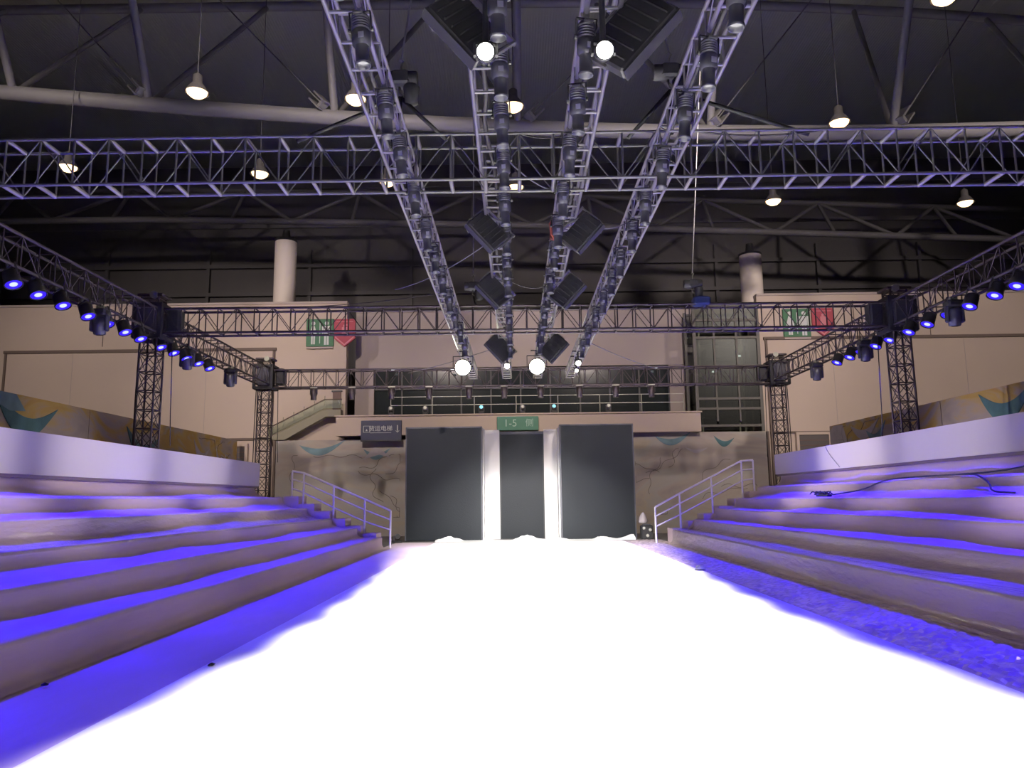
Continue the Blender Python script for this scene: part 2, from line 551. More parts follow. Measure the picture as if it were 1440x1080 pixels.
# lift tower
lf = thing('lift_tower', 'dark glass lift tower with steel frame at the right end of the balcony', 'lift', (9.5, 34.6, 0))
LW, LD, LH = 1.42, 0.85, 10.1
for sx in (-1, 1):
    for sy in (-1, 1):
        MB().box((sx * LW, sy * LD, LH / 2), (0.14, 0.14, LH)).build('corner_post', MT['lift'], lf)
for x in (-0.55, 0.45):
    MB().box((x, -LD, 7.4), (0.08, 0.1, 5.2)).build('front_mullion', MT['lift'], lf)
for z in (4.6, 5.35, 5.8, 7.25, 8.55, 8.95, 9.35, 10.0):
    MB().box((0, -LD, z), (2 * LW, 0.12, 0.11)).build('cross_beam', MT['lift'], lf)
    MB().box((0, LD, z), (2 * LW, 0.1, 0.1)).build('cross_beam', MT['liftdark'], lf)
for x0, x1 in ((-1.35, -0.6), (-0.5, 0.4), (0.5, 1.35)):
    for z0, z1 in ((4.66, 5.3), (5.4, 7.2), (7.3, 8.5), (9.0, 9.95)):
        MB().box(((x0 + x1) / 2, -LD + 0.01, (z0 + z1) / 2), (x1 - x0, 0.02, z1 - z0)).build('pane', MT['liftglass'], lf)
MB().box((0, LD + 0.08, 7.2), (2 * LW, 0.05, 5.7)).build('added_dark_panel', MT['lift'], lf)  # added so the shaft stays dark in front of the lit wall
MB().box((-0.35, 0.1, 6.0), (1.3, 1.1, 1.9), None, 0.05).build('lift_car', MT['liftdark'], lf)
MB().box((0.0, 0.2, 8.0), (1.5, 0.7, 0.5), None, 0.06).build('winch_housing', MT['liftdark'], lf)
for x in (-0.9, 0.8, 1.05):
    MB().box((x, 0.45, 7.0), (0.07, 0.07, 5.6)).build('guide_rail', MT['alud'], lf)
MB().lathe([(0.22, -0.05), (0.22, 0.05)], 20, Matrix.Translation((0.75, -0.1, 8.2)) @ Matrix.Rotation(R(90), 4, 'X')).build('pulley', MT['alud'], lf)
for x, z in ((0.62, 7.75), (-0.5, 7.05)):
    MB().lathe([(0.12, 0), (0.1, 0.05)], 12, Matrix.Translation((x, -0.5, z))).build('lift_downlight', MT['lensdim'], lf)
MB().box((0.1, LD - 0.1, 8.75), (1.9, 0.05, 0.3)).build('rear_light_strip', MT['wall'], lf)

# cream columns behind the wall
for i, (x, zt) in enumerate(((-11.2, 14.2), (11.68, 13.2))):
    c = thing('round_column', ['round cream column rising behind the left beige wall', 'round cream column rising behind the right beige wall'][i], 'column', (x, 36.5, 0))
    MB().lathe([(0.53, 0), (0.53, zt)], 32).build('shaft', MT['column'], c)
    MB().lathe([(0.545, zt), (0.545, zt + 0.10), (0.22, zt + 0.14), (0.16, zt + 0.62)], 24).build('bearing', MT['black'], c)

# ------------------------------------------------------------------ roof trusses
def ccurve(x):      # lower chord of the near roof truss: height across the hall
    pts = [(-26, 16.2), (-17.2, 15.25), (-12, 14.72), (-5.7, 14.15), (0, 13.72), (5, 13.5), (11.3, 13.36), (20, 13.5), (28, 13.6)]
    for (x0, z0), (x1, z1) in zip(pts, pts[1:]):
        if x0 <= x <= x1:
            return z0 + (z1 - z0) * (x - x0) / (x1 - x0)
    return pts[0][1] if x < pts[0][0] else pts[-1][1]
def csm(x):
    return sum(ccurve(x + d_) for d_ in (-3, -1.5, 0, 1.5, 3)) / 5

rt = thing('roof_truss', 'grey tubular roof truss with thick curved lower chord crossing above the front lighting truss', 'roof truss', (0, 24, 13))
off = Vector((0, 24, 13))
xs = [-26 + i * 1.5 for i in range(36)]
MB().sweep([Vector((x, 24, csm(x))) - off for x in xs], 0.25, 14).build('lower_chord', MT['rooftube'], rt)
def uz(x):
    return 21.05 - max(0, x) ** 2 * 0.0026
MB().sweep([Vector((x, 28, uz(x))) - off for x in xs], 0.19, 10).build('upper_chord', MT['rooftube'], rt)
MB().sweep([Vector((x, 20, uz(x) + 0.1)) - off for x in xs], 0.19, 10).build('upper_chord', MT['rooftube'], rt)
VX = [-23, -16.7, -12.1, -5.87, 0.23, 6.6, 12.65, 18.9]
NX = [-20, -14.6, -9.6, -2.9, 3.4, 9.6, 13.64, 18.81, 24]
for x in VX:
    bar('vertical', (x, 24, csm(x)), (x, 20.5, uz(x)), 0.13, 'rooftube', rt, 10, off)
for x in VX:
    near = min(NX, key=lambda q: abs(q - (x + (1.1 if x > 8 else -1.2 if x > 0 else 1.5))))
    bar('diagonal', (x, 24, csm(x)), (near, 28, uz(near)), 0.10, 'roofmid', rt, 8, off)
for x, s in ((-12.39, -1), (-6.33, -1), (0.74, 1), (6.85, 1), (12.94, 1), (-17.9, -1)):
    zb = csm(x) + 0.42
    e = Vector((x + s * 5.2, 26.6, uz(x) - 0.1))
    b0 = Vector((x, 23.8, zb))
    dv = (e - b0).normalized()
    M = Matrix.Translation(b0 - off) @ dv.to_track_quat('Z', 'Y').to_matrix().to_4x4()
    mb = MB().box((0, -0.14, 0), (0.42, 0.05, 0.62), M).box((0, 0.14, 0), (0.42, 0.05, 0.62), M).box((0, 0, -0.2), (0.3, 0.24, 0.12), M)
    mb.build('tie_bracket', MT['rooftube'], rt)
    bar('tie_rod', b0, e, 0.024, 'rooftube', rt, 6, off)

rb = thing('roof_truss', 'dim dark roof truss resting on the cream columns behind the beige wall', 'roof truss', (0, 37, 14))
off = Vector((0, 37, 14))
def bz(x):
    return 15.0 - (0.03 * x if x > -18 else -0.54) - (0.015 * max(0, x - 2))
MB().sweep([Vector((x, 36.6, bz(x) - (0.0))) - off for x in xs], 0.16, 10).build('lower_chord', MT['roofdim'], rb)
MB().sweep([Vector((x, 38.4, bz(x) + 2.3)) - off for x in xs], 0.14, 10).build('upper_chord', MT['roofdim'], rb)
bx = [-26 + i * 3.0 for i in range(18)]
for i, x in enumerate(bx):
    if i % 2 == 0:
        bar('vertical', (x, 36.6, bz(x)), (x, 38.4, bz(x) + 2.3), 0.09, 'roofdim', rb, 8, off)
        if i + 1 < len(bx):
            bar('diagonal', (x, 38.4, bz(x) + 2.3), (bx[i + 1], 36.6, bz(bx[i + 1])), 0.1, 'roofdim', rb, 8, off)
        if i > 0:
            bar('diagonal', (x, 38.4, bz(x) + 2.3), (bx[i - 1], 36.6, bz(bx[i - 1])), 0.1, 'roofdim', rb, 8, off)
pg = thing('roof_purlin_frame', 'faint dark purlins running across the rear of the roof', 'purlin', (0, 42, 12))
for k, (y, z) in enumerate(((40.0, 18.6), (41.5, 16.9), (43.8, 15.3), (43.8, 13.6))):
    MB().box((0, y - 42, z - 12), (60, 0.16, 0.22)).build('purlin', MT['roofdim'], pg)
for k in range(9):
    MB().box((-24 + k * 6, 1.85, 1.8), (0.18, 0.16, 5)).build('stud', MT['roofdim'], pg)

# ------------------------------------------------------------------ high bay lamps
bays = [(-8.35, 19.03, 'warm high bay lamp below the curved roof chord, first from the left'),
        (-4.22, 19.5, 'warm high bay lamp beside the outer left lengthwise truss'),
        (0.07, 20.0, 'warm high bay lamp between the two inner lengthwise trusses, above the front truss'),
        (-14.37, 23.5, 'warm high bay lamp seen through the left end of the front truss'),
        (-8.38, 24.2, 'warm high bay lamp seen through the front truss, second from its left end'),
        (-4.26, 25.0, 'warm high bay lamp at the front truss lower chord beside the outer left lengthwise truss'),
        (0.13, 25.6, 'warm high bay lamp at the front truss lower chord between the inner lengthwise trusses'),
        (9.64, 21.2, 'warm high bay lamp on the front truss upper chord, right of the lengthwise trusses'),
        (9.69, 27.2, 'warm high bay lamp below the front truss, above the right column'),
        (17.03, 27.6, 'warm high bay lamp below the front truss, farthest right'),
        (9.59, 15.5, 'warm high bay lamp cut by the top edge of the picture on the right')]
hb0 = None
for x, y, lb in bays:
    if hb0 is None:
        t = hb0 = thing('high_bay_lamp', lb, 'lamp', (x, y, 12.3), None, 'warm high bay lamps hanging from the roof')
        MB().lathe([(0.06, 0.55), (0.12, 0.5), (0.13, 0.28), (0.2, 0.2), (0.31, 0.02), (0.32, 0.0), (0.29, 0.015)], 20, None, True, False).build('hood', MT['bayhood'], t)
        MB().lathe([(0.03, -0.13), (0.16, -0.10), (0.25, -0.02), (0.27, 0.05)], 20).build('lamp_glass', MT['bay'], t)
        MB().tube((0, 0, 0.5), (0, 0, 9.2), 0.014, None, 6).build('hanger_rod', MT['bayhood'], t)
    else:
        t = copy_tree(hb0)
        t.location = (x, y, 12.3)
        t['label'] = lb
    lamp('high_bay_light', 'SPOT', (x, y, 12.1), BAY_W, (1.0, 0.76, 0.52), (x, y, 0), 150, 0.5, 0.25)

# ------------------------------------------------------------------ lighting trusses
def box_truss(name, label, a, b, w, h, bay, mkey, r=0.026, rb_=0.013, rr=None, bkey=None, rkey=None):
    """a square section truss from a to b (bottom centre line); every chord and brace is a part"""
    a, b = Vector(a), Vector(b)
    ax = (b - a)
    L = ax.length
    ax.normalize()
    side = Vector((ax.y, -ax.x, 0)).normalized() * (w / 2)
    up = Vector((0, 0, h))
    t = thing(name, label, 'lighting truss', a)
    n = max(1, round(L / bay))
    for s in (-1, 1):
        for z in (0, 1):
            bar('chord', a + side * s + up * z, b + side * s + up * z, r, mkey, t, 10, a)
    for i in range(n + 1):
        p = a + ax * (L * i / n)
        for s in (-1, 1):
            bar('upright', p + side * s, p + side * s + up, rb_, mkey, t, 6, a)
        for z in (0, 1):
            bar('rung', p - side + up * z, p + side + up * z, rr or rb_, rkey or mkey, t, 6, a)
        if i < n:
            q = a + ax * (L * (i + 1) / n)
            for s in (-1, 1):
                if i % 2:
                    bar('brace', p + side * s, q + side * s + up, rb_ * 0.65, bkey or mkey, t, 6, a)
                else:
                    bar('brace', p + side * s + up, q + side * s, rb_ * 0.65, bkey or mkey, t, 6, a)
    return t

XL, XR = -8.8, 9.45
Z0, HT = 5.58, 0.6
box_truss('lighting_truss', 'silver grey box truss crossing the whole picture in front, nearest crosswise truss', (XL, 9.6, Z0 + 0.01), (XR, 9.6, Z0 + 0.01), 0.4, 0.62, 0.44, 'alud', 0.020, 0.015, 0.028, 'alud', 'alu')
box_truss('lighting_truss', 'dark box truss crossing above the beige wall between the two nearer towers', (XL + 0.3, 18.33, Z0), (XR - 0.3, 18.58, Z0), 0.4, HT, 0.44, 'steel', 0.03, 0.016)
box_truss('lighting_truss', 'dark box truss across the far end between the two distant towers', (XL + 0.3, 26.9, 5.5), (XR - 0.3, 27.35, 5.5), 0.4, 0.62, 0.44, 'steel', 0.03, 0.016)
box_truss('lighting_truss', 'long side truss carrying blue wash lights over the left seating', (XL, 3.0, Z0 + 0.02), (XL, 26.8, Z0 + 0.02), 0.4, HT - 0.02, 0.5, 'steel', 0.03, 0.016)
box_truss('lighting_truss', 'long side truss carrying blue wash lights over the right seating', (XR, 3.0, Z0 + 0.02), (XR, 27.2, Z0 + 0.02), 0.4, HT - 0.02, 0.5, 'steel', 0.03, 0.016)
LZ = 5.72
LONG = [(-1.44, 'outer left'), (-0.25, 'inner left'), (0.82, 'inner right'), (1.97, 'outer right')]
for x, nm in LONG:
    box_truss('lighting_truss', 'slim silver %s truss running lengthwise above the runway' % nm, (x, 4.3, LZ), (x, 26.7, LZ), 0.29, 0.29, 0.46, 'alu', 0.022, 0.011, 0.016)


def tower(x, y, label):
    t = thing('truss_tower', label, 'truss tower', (x, y, 0))
    off_ = Vector((x, y, 0))
    w, H_ = 0.2, 6.5
    for sx in (-1, 1):
        for sy in (-1, 1):
            bar('chord', (x + sx * w, y + sy * w, 0.06), (x + sx * w, y + sy * w, H_), 0.026, 'steel', t, 8, off_)
    n = 14
    cs = [(-1, -1), (1, -1), (1, 1), (-1, 1)]
    for i in range(n + 1):
        z = 0.1 + i * (H_ - 0.15) / n
        for k in range(4):
            a, b = cs[k], cs[(k + 1) % 4]
            bar('rung', (x + a[0] * w, y + a[1] * w, z), (x + b[0] * w, y + b[1] * w, z), 0.017, 'steel', t, 6, off_)
            if i < n:
                z2 = z + (H_ - 0.15) / n
                bar('brace', (x + a[0] * w, y + a[1] * w, z), (x + b[0] * w, y + b[1] * w, z2), 0.011, 'steel', t, 6, off_)
                bar('brace', (x + b[0] * w, y + b[1] * w, z), (x + a[0] * w, y + a[1] * w, z2), 0.011, 'steel', t, 6, off_)
    MB().box((0, 0, 0.03), (0.62, 0.62, 0.06), None, 0.015).build('base_plate', MT['steel'], t)
    MB().box((0, 0, H_ + 0.03), (0.62, 0.52, 0.07), None, 0.015).build('top_beam', MT['steel'], t)
    # sleeve block gripping the trusses
    sl = MB()
    for sx in (-1, 1):
        for sy in (-1, 1):
            sl.box((sx * 0.31, sy * 0.31, 5.88), (0.09, 0.09, 0.86))
    for z in (5.48, 6.26):
        for s in (-1, 1):
            sl.box((s * 0.31, 0, z), (0.09, 0.62, 0.09)).box((0, s * 0.31, z), (0.62, 0.09, 0.09))
    s_ = sl.build('sleeve_block', MT['black'], t)
    for s in (-1, 1):
        MB().box((0, s * 0.33, 5.88), (0.46, 0.025, 0.62), None, 0.01).build('sleeve_plate', MT['charcoal'], s_)
        for z in (5.6, 6.15):
            MB().lathe([(0.05, -0.06), (0.05, 0.06)], 12, Matrix.Translation((s * 0.25, 0.25, z)) @ Matrix.Rotation(R(90), 4, 'Y')).build('roller', MT['rubber'], s_)
    s2 = 1 if x < 0 else -1
    MB().box((s2 * 0.53, 0.05, 5.9), (0.34, 0.34, 0.6), None, 0.06).build('chain_motor', MT['black'], t)
    MB().lathe([(0.09, -0.05), (0.09, 0.05)], 14, Matrix.Translation((s2 * 0.1, -0.24, H_ + 0.02)) @ Matrix.Rotation(R(90), 4, 'X')).build('pulley', MT['alud'], t)
    MB().sweep([(-s2 * 0.36, 0.1, 5.5), (-s2 * 0.40, 0.15, 4.0), (-s2 * 0.42, 0.2, 2.0), (-s2 * 0.5, 0.2, 0.1)], 0.016).build('hanging_chain', MT['cable'], t)
    MB().sweep([(s2 * 0.34, 0.34, 5.5), (s2 * 0.36, 0.42, 3.5), (s2 * 0.38, 0.44, 2.9)], 0.012).build('hanging_chain', MT['cable'], t)
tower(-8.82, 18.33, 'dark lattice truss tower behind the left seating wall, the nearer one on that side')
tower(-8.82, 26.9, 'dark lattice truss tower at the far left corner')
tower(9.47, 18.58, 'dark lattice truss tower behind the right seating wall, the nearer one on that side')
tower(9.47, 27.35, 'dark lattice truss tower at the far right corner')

# ------------------------------------------------------------------ profile spotlights under the lengthwise trusses
def make_profile():
    t = thing('profile_spotlight', 'x', 'spotlight', (0, 0, 0))
    c = MB().box((0, 0, 0.0), (0.07, 0.05, 0.09), None, 0.01)
    c.lathe([(0.038, -0.03), (0.038, 0.03)], 12, Matrix.Translation((0, 0, 0.03)) @ Matrix.Rotation(R(90), 4, 'X'))
    c.build('clamp', MT['alud'], t)
    y = MB().box((0, 0, -0.06), (0.27, 0.04, 0.018))
    for s in (-1, 1):
        y.box((s * 0.13, 0, -0.19), (0.014, 0.045, 0.27))
        y.lathe([(0.03, 0), (0.03, 0.03)], 10, Matrix.Translation((s * 0.125, 0, -0.30)) @ Matrix.Rotation(R(90 * s), 4, 'Y'))
    y.build('yoke', MT['black'], t)
    prof = [(0.02, -0.09), (0.085, -0.10), (0.11, -0.13)]
    for k in range(5):
        z = -0.15 - k * 0.035
        prof += [(0.115, z), (0.115, z - 0.018), (0.098, z - 0.020), (0.098, z - 0.033)]
    prof += [(0.115, -0.34), (0.115, -0.50), (0.09, -0.53)]
    MB().lathe(prof, 16).build('housing', MT['charcoal'], t)
    MB().lathe([(0.088, -0.525), (0.084, -0.56), (0.084, -0.74), (0.096, -0.75), (0.096, -0.79), (0.088, -0.79), (0.080, -0.70)], 16, None, True, False).build('lens_barrel', MT['charcoal'], t)
    MB().lathe([(0.080, -0.66), (0.05, -0.668), (0.012, -0.672)], 16).build('lens', MT['lens'], t)
    MB().lathe([(0.008, -0.125), (0.022, -0.128), (0.026, -0.122), (0.02, -0.115)], 10, Matrix.Rotation(R(90), 4, 'X') @ Matrix.Translation((-0.05, -0.36, 0)) @ Matrix.Rotation(R(180), 4, 'X') @ Matrix.Translation((0, 0, 0.24))).build('indicator_light', MT['lensdim'], t)
    MB().box((0.02, -0.117, -0.44), (0.07, 0.006, 0.075)).build('sticker', MT['label'], t)
    h = MB().box((0, -0.13, -0.14), (0.12, 0.03, 0.02)).box((-0.05, -0.11, -0.14), (0.02, 0.05, 0.02)).box((0.05, -0.11, -0.14), (0.02, 0.05, 0.02))
    h.build('rear_handle', MT['alud'], t)
    return t
pro = make_profile()
first = True
YS = [5.2, 6.15, 7.2, 8.35, 9.65, 10.8, 12.0, 13.3, 14.7, 16.2, 17.8, 19.4]
rng = random.Random(4)
dxs = {'outer left': 0.145, 'inner left': 0.145, 'inner right': -0.145, 'outer right': -0.145}
PS = 0.70
for x, nm in LONG:
    for i, y in enumerate(YS):
        t = pro if first else copy_tree(pro)
        first = False
        yy = y + (0.35 if nm in ('inner left', 'outer right') else 0.0) + rng.uniform(-0.12, 0.12)
        px = x + dxs[nm]
        h = LZ - 0.62
        aL, aR = math.atan2(-2.80 - px, h), math.atan2(3.70 - px, h)
        ac, ah = (aL + aR) / 2, (aR - aL) / 2
        ay = yy + (yy - 9.0) * 0.62 - 1.0
        t.location = (px, yy, LZ - 0.015)
        t.scale = (PS, PS, PS)
        t.rotation_euler = (R(rng.uniform(-3, 6)), -ac * 0.35, R(rng.uniform(-12, 12)))
        t['label'] = '%s black cylindrical spotlight from the near end under the %s lengthwise truss' % (ORD[i], nm)
        t['group'] = 'spotlights under the %s lengthwise truss' % nm
        src = Vector((px + math.sin(-ac * 0.35) * -0.58, yy, LZ - 0.64))
        lamp('profile_or_added_beam', 'SPOT', src, RUNWAY_W, (1.0, 0.965, 0.93), src + Vector((math.tan(ac) * h, ay - yy, -h)), 2 * math.degrees(ah) * (1.0 if yy < 15.5 else 1.05), 0.22 if yy < 15.5 else 0.42, 0.06)
for sx in (-0.1, 0.65):  # two extra beams without housings, added to brighten the door recess
    lamp('profile_or_added_beam', 'SPOT', (sx, 19.9, LZ - 0.64), 800, (1.0, 0.965, 0.93), (0.26, 29.4, 0.6), 26, 0.6, 0.06)

# bright floodlights facing down the runway
def flood(x, y, z, rad, lensm, label, aim):
    t = thing('round_floodlight', label, 'floodlight', (x, y, z))
    dv = Vector(aim).normalized()
    M = dv.to_track_quat('Z', 'Y').to_matrix().to_4x4()
    MB().lathe([(rad * 0.45, -rad * 1.5), (rad * 0.7, -rad * 1.3), (rad, -0.1), (rad * 1.12, 0.0), (rad * 1.12, 0.05), (rad, 0.05)], 20, M).build('housing', MT['black'], t)
    MB().lathe([(rad * 0.97, 0.051), (rad * 0.7, 0.07), (0.02, 0.085)], 20, M).build('lens', lensm, t)
    y_ = MB().box((0, 0.05, rad * 1.5), (rad * 2.6, 0.04, 0.02))
    for s in (-1, 1):
        y_.box((s * rad * 1.28, 0.05, rad * 0.75), (0.02, 0.05, rad * 1.5))
    y_.tube((0, 0.05, rad * 1.5), (0, 0.05, LZ - z + 0.01), 0.025)
    y_.box((0, 0.05, LZ - z), (0.34, 0.04, 0.03)).build('yoke', MT['black'], t)
    return t
flood(-1.46, 21.6, 5.24, 0.22, MT['lensfar'], 'dazzling round floodlight at the far end under the outer left lengthwise truss', (0, -1, -0.18))
flood(0.655, 21.6, 5.24, 0.22, MT['lensfar'], 'dazzling round floodlight at the far end under the inner right lengthwise truss', (0, -1, -0.18))
flood(-0.20, 21.8, 5.30, 0.075, MT['lens'], 'small bright lamp at the far end under the inner left lengthwise truss', (0, -1, -0.2))
flood(1.85, 21.8, 5.36, 0.075, MT['lens'], 'small bright lamp at the far end under the outer right lengthwise truss', (0, -1, -0.2))
flood(1.86, 22.6, 5.28, 0.05, MT['lens'], 'tiny bright lamp at the far end just behind the outer right small lamp', (0, -1, -0.2))
flood(-0.197, 5.72, 5.06, 0.07, MT['lens'], 'small dazzling lamp under the nearest black panel light on the inner left truss', (0, -1, -0.4))
flood(0.757, 5.72, 5.06, 0.07, MT['lens'], 'small dazzling lamp under the nearest black panel light on the inner right truss', (0, -1, -0.4))

# black panel lights hung at a slant under the inner trusses
def panel_light(x, y, z, s, k, label):
    t = thing('panel_light', label, 'panel light', (x, y, z), None, 'black panel lights under the inner trusses')
    M = Matrix.Rotation(R(12 * s), 4, 'Z') @ Matrix.Rotation(R(46 * s), 4, 'Y') @ Matrix.Rotation(R(-14), 4, 'X')
    L_, H_, D_ = 0.62 * k, 0.42 * k, 0.12 * k
    MB().box((0, 0, 0), (L_, D_, H_), M, 0.02).build('housing', MT['black'], t)
    for i in range(6):
        MB().box((-L_ / 2 + 0.09 + i * (L_ - 0.18) / 5, -D_ / 2 - 0.012, 0), (0.012, 0.03, H_ * 0.8), M).build('cooling_fin', MT['rubber'], t)
    MB().box((0, 0, -H_ / 2 - 0.012), (L_ * 0.98, D_ * 0.9, 0.02), M).build('bottom_flap', MT['black'], t)
    MB().box((0, D_ / 2 + 0.008, 0), (L_ * 0.86, 0.015, H_ * 0.8), M).build('diffuser', MT['label'], t)
    y_ = MB()
    for q in (-1, 1):
        y_.box((q * (L_ / 2 + 0.015), 0, 0.12), (0.02, 0.05, 0.34), M)
    y_.box((0, 0, 0.29), (L_ + 0.07, 0.05, 0.02), M)
    y_.tube(M @ Vector((0, 0, 0.29)), (-0.06 * s, 0, LZ - z), 0.02)
    y_.build('yoke', MT['alud'], t)
    MB().sweep([(s * -0.28, 0, -0.02), (s * -0.34, -0.02, 0.08), (s * -0.27, 0.0, 0.2), (s * -0.1, 0.02, LZ - z)], 0.008).build('safety_cable', MT['alud'], t)
nm4 = ['nearest', 'second nearest', 'third nearest', 'farthest']
for i, (y, dz) in enumerate(((6.0, 0), (11.0, 0), (14.3, 0), (19.9, 0))):
    k = (1.0, 0.92, 1.0, 1.15)[i]
    panel_light(-0.37, y, 5.46, 1, k, '%s slanted black panel light under the inner left lengthwise truss' % nm4[i])
    panel_light(1.05, y + 0.1, 5.46, -1, k * (1.15 if i == 0 else 1), '%s slanted black panel light under the inner right lengthwise truss' % nm4[i])

# ------------------------------------------------------------------ blue wash lights on the side trusses
def make_par():
    t = thing('wash_light', 'x', 'wash light', (0, 0, 0))
    MB().lathe([(0.05, 0.15), (0.11, 0.13), (0.135, 0.08), (0.14, -0.10), (0.15, -0.12), (0.15, -0.15), (0.132, -0.15), (0.128, -0.12)], 20, None, True, False).build('housing', MT['black'], t)
    MB().lathe([(0.128, -0.135), (0.062, -0.137)], 20, None, False, False).build('led_ring', MT['bluering'], t)
    MB().lathe([(0.064, -0.137), (0.02, -0.142)], 16).build('led_core', MT['blueled'], t)
    y = MB()
    for s in (-1, 1):
        y.box((0, s * 0.16, 0.1), (0.035, 0.012, 0.26))
    y.box((0, 0, 0.23), (0.035, 0.33, 0.014)).build('yoke', MT['black'], t)
    MB().box((0, 0, 0.27), (0.06, 0.06, 0.08), None, 0.01).build('clamp', MT['alud'], t)
    return t
par = make_par()
firstp = True
PL = [12.75, 13.44, 14.21, 15.08, 15.81, 16.57, 17.28, 18.28, 19.01, 19.76, 20.53, 21.3]
PR = [13.7, 14.36, 15.19, 15.98, 16.8, 17.62, 18.54, 19.29, 20.13, 20.83, 21.67]
near = [4.2, 5.8, 7.4, 9.0, 10.6, 11.8]
for side, xs_, ys, nmS in ((1, -8.62, PL, 'left'), (-1, 9.28, PR, 'right')):
    seen = 0
    for y in near + ys:
        inview = y in ys
        tx = xs_ + side * 2.75
        base = Vector((xs_, y, 5.37))
        aim = Vector((tx, y + (y - 13) * 0.25, 0.3))
        lamp('blue_beam', 'SPOT', base + (aim - base).normalized() * 0.2, PAR_W * (1.7 if y in near else 1.0) * (1.25 if side < 0 else 1.0), (0.022, 0.0, 1.0), aim, 52, 0.4, 0.09)
        if not inview:
            pass
        t = par if firstp else copy_tree(par)
        firstp = False
        t.location = base
        fa = Vector((tx - side * 0.3, y - 1.0, 0.3)) if inview else aim
        t.rotation_euler = (base - fa).to_track_quat('Z', 'Y').to_euler()
        if inview:
            t['label'] = '%s blue wash light from the picture edge along the %s side truss' % (ORD[seen], nmS)
            seen += 1
            t['group'] = 'blue wash lights on the %s side truss' % nmS
        else:
            t['label'] = '%s blue wash light from the near end of the %s side truss, outside the picture' % (ORD[near.index(y)], nmS)
            t['group'] = 'blue wash lights on the %s side truss outside the picture' % nmS

def moving_head(x, y, z, label):
    t = thing('moving_head', label, 'moving head light', (x, y, z))
    MB().box((0, 0, 0.25), (0.34, 0.28, 0.14), None, 0.03).build('base', MT['black'], t)
    a = MB()
    for s in (-1, 1):
        a.box((s * 0.16, 0, 0.03), (0.06, 0.12, 0.36), None, 0.02)
    a.build('yoke', MT['charcoal'], t)
    M = Matrix.Rotation(R(8), 4, 'X')
    MB().lathe([(0.08, 0.16), (0.125, 0.12), (0.13, -0.05), (0.12, -0.2), (0.105, -0.22)], 18, M).build('head', MT['charcoal'], t)
    MB().lathe([(0.095, -0.221), (0.05, -0.235)], 16, M).build('lens', MT['pane'], t)
    MB().box((0, 0, 0.35), (0.16, 0.08, 0.1), None, 0.01).build('clamp', MT['alud'], t)
for i, y in enumerate((15.55, 19.85, 22.95)):
    moving_head(-8.6, y, 5.2, '%s unlit black moving head from the picture edge on the left side truss' % ORD[i])
for i, y in enumerate((15.75, 19.9, 23.2)):
    moving_head(9.25, y, 5.2, '%s unlit black moving head from the picture edge on the right side truss' % ORD[i])

# small cans under the far crosswise truss
cn = None
for i, x in enumerate((-7.06, -5.72, -4.33, -3.01, -1.6, -0.36, 0.93, 2.31, 3.6, 4.87)):
    if cn is None:
        t = cn = thing('hanging_can', '', 'spotlight', (x, 26.7 + 0.0255 * (x + 8.5), 5.5))
        MB().box((0, 0, -0.02), (0.26, 0.06, 0.05), None, 0.01).build('clamp', MT['alud'], t)
        MB().lathe([(0.05, -0.06), (0.11, -0.08), (0.115, -0.3), (0.1, -0.34), (0.1, -0.46), (0.09, -0.46)], 16).build('housing', MT['steel'], t)
        MB().lathe([(0.085, -0.461), (0.03, -0.466)], 14).build('lens', MT['pane'], t)
        y = MB()
        for s in (-1, 1):
            y.box((s * 0.125, 0, -0.15), (0.012, 0.04, 0.24))
        y.box((0, 0, -0.035), (0.262, 0.04, 0.014))
        y.build('yoke', MT['black'], t)
    else:
        t = copy_tree(cn)
        t.location = (x, 26.7 + 0.0255 * (x + 8.5), 5.5)
    t['label'] = '%s small dark can light from the left under the far crosswise truss' % ORD[i]
    t['group'] = 'can lights under the far crosswise truss'

# ------------------------------------------------------------------ chain hoists, slings and cables
def hoist(x, y, z, top, slings, label, cover=None):
    t = thing('chain_hoist', label, 'chain hoist', (x, y, z))
    o_ = Vector((x, y, z))
    b = MB().box((0, 0, 0), (0.26, 0.22, 0.2), None, 0.03)
    b.lathe([(0.10, -0.22), (0.11, -0.2), (0.11, 0.2), (0.10, 0.22)], 16, Matrix.Rotation(R(90), 4, 'Y'))
    b.build('motor_body', MT['black'], t)
    MB().lathe([(0.02, -0.36), (0.09, -0.34), (0.11, -0.12), (0.10, -0.1)], 14, Matrix.Translation((0.14, 0, 0))).build('chain_bag', MT['rubber'], t)
    MB().sweep([(0, 0, 0.1), (0.0, 0, 0.2), (0.03, 0, 0.26), (0.0, 0, 0.3), (-0.03, 0, 0.26)], 0.014).build('hook', MT['alud'], t)
    MB().tube((0, 0, 0.28), Vector(top) - o_, 0.014, None, 6).build('load_chain', MT['wire'], t)
    MB().sweep([(-0.02, 0, -0.1), (-0.02, 0, -0.2), (0.02, 0, -0.24), (0, 0, -0.28)], 0.016).build('lower_hook', MT['alud'], t)
    for e in slings:
        MB().sweep([(0, 0, -0.26), Vector(e) - o_], 0.028).build('sling', MT['rubber'], t)
    if cover:
        MB().box(Vector(cover) - o_, (0.42, 0.3, 0.22), None, 0.04).build('blue_cover', MT['blueplastic'], t)['label'] = 'blue motor cover'
hoist(-1.47, 9.6, 7.1, (-1.15, 11.6, 13.1), [(-0.85, 9.6, 6.22), (-2.85, 9.6, 6.24), (-1.5, 9.45, 6.2)], 'black chain hoist above the front truss beside the outer left lengthwise truss')
hoist(2.14, 9.6, 7.15, (1.75, 11.2, 13.0), [(1.55, 9.6, 6.22), (3.95, 9.6, 6.24), (2.1, 9.45, 6.2)], 'black chain hoist above the front truss beside the outer right lengthwise truss')
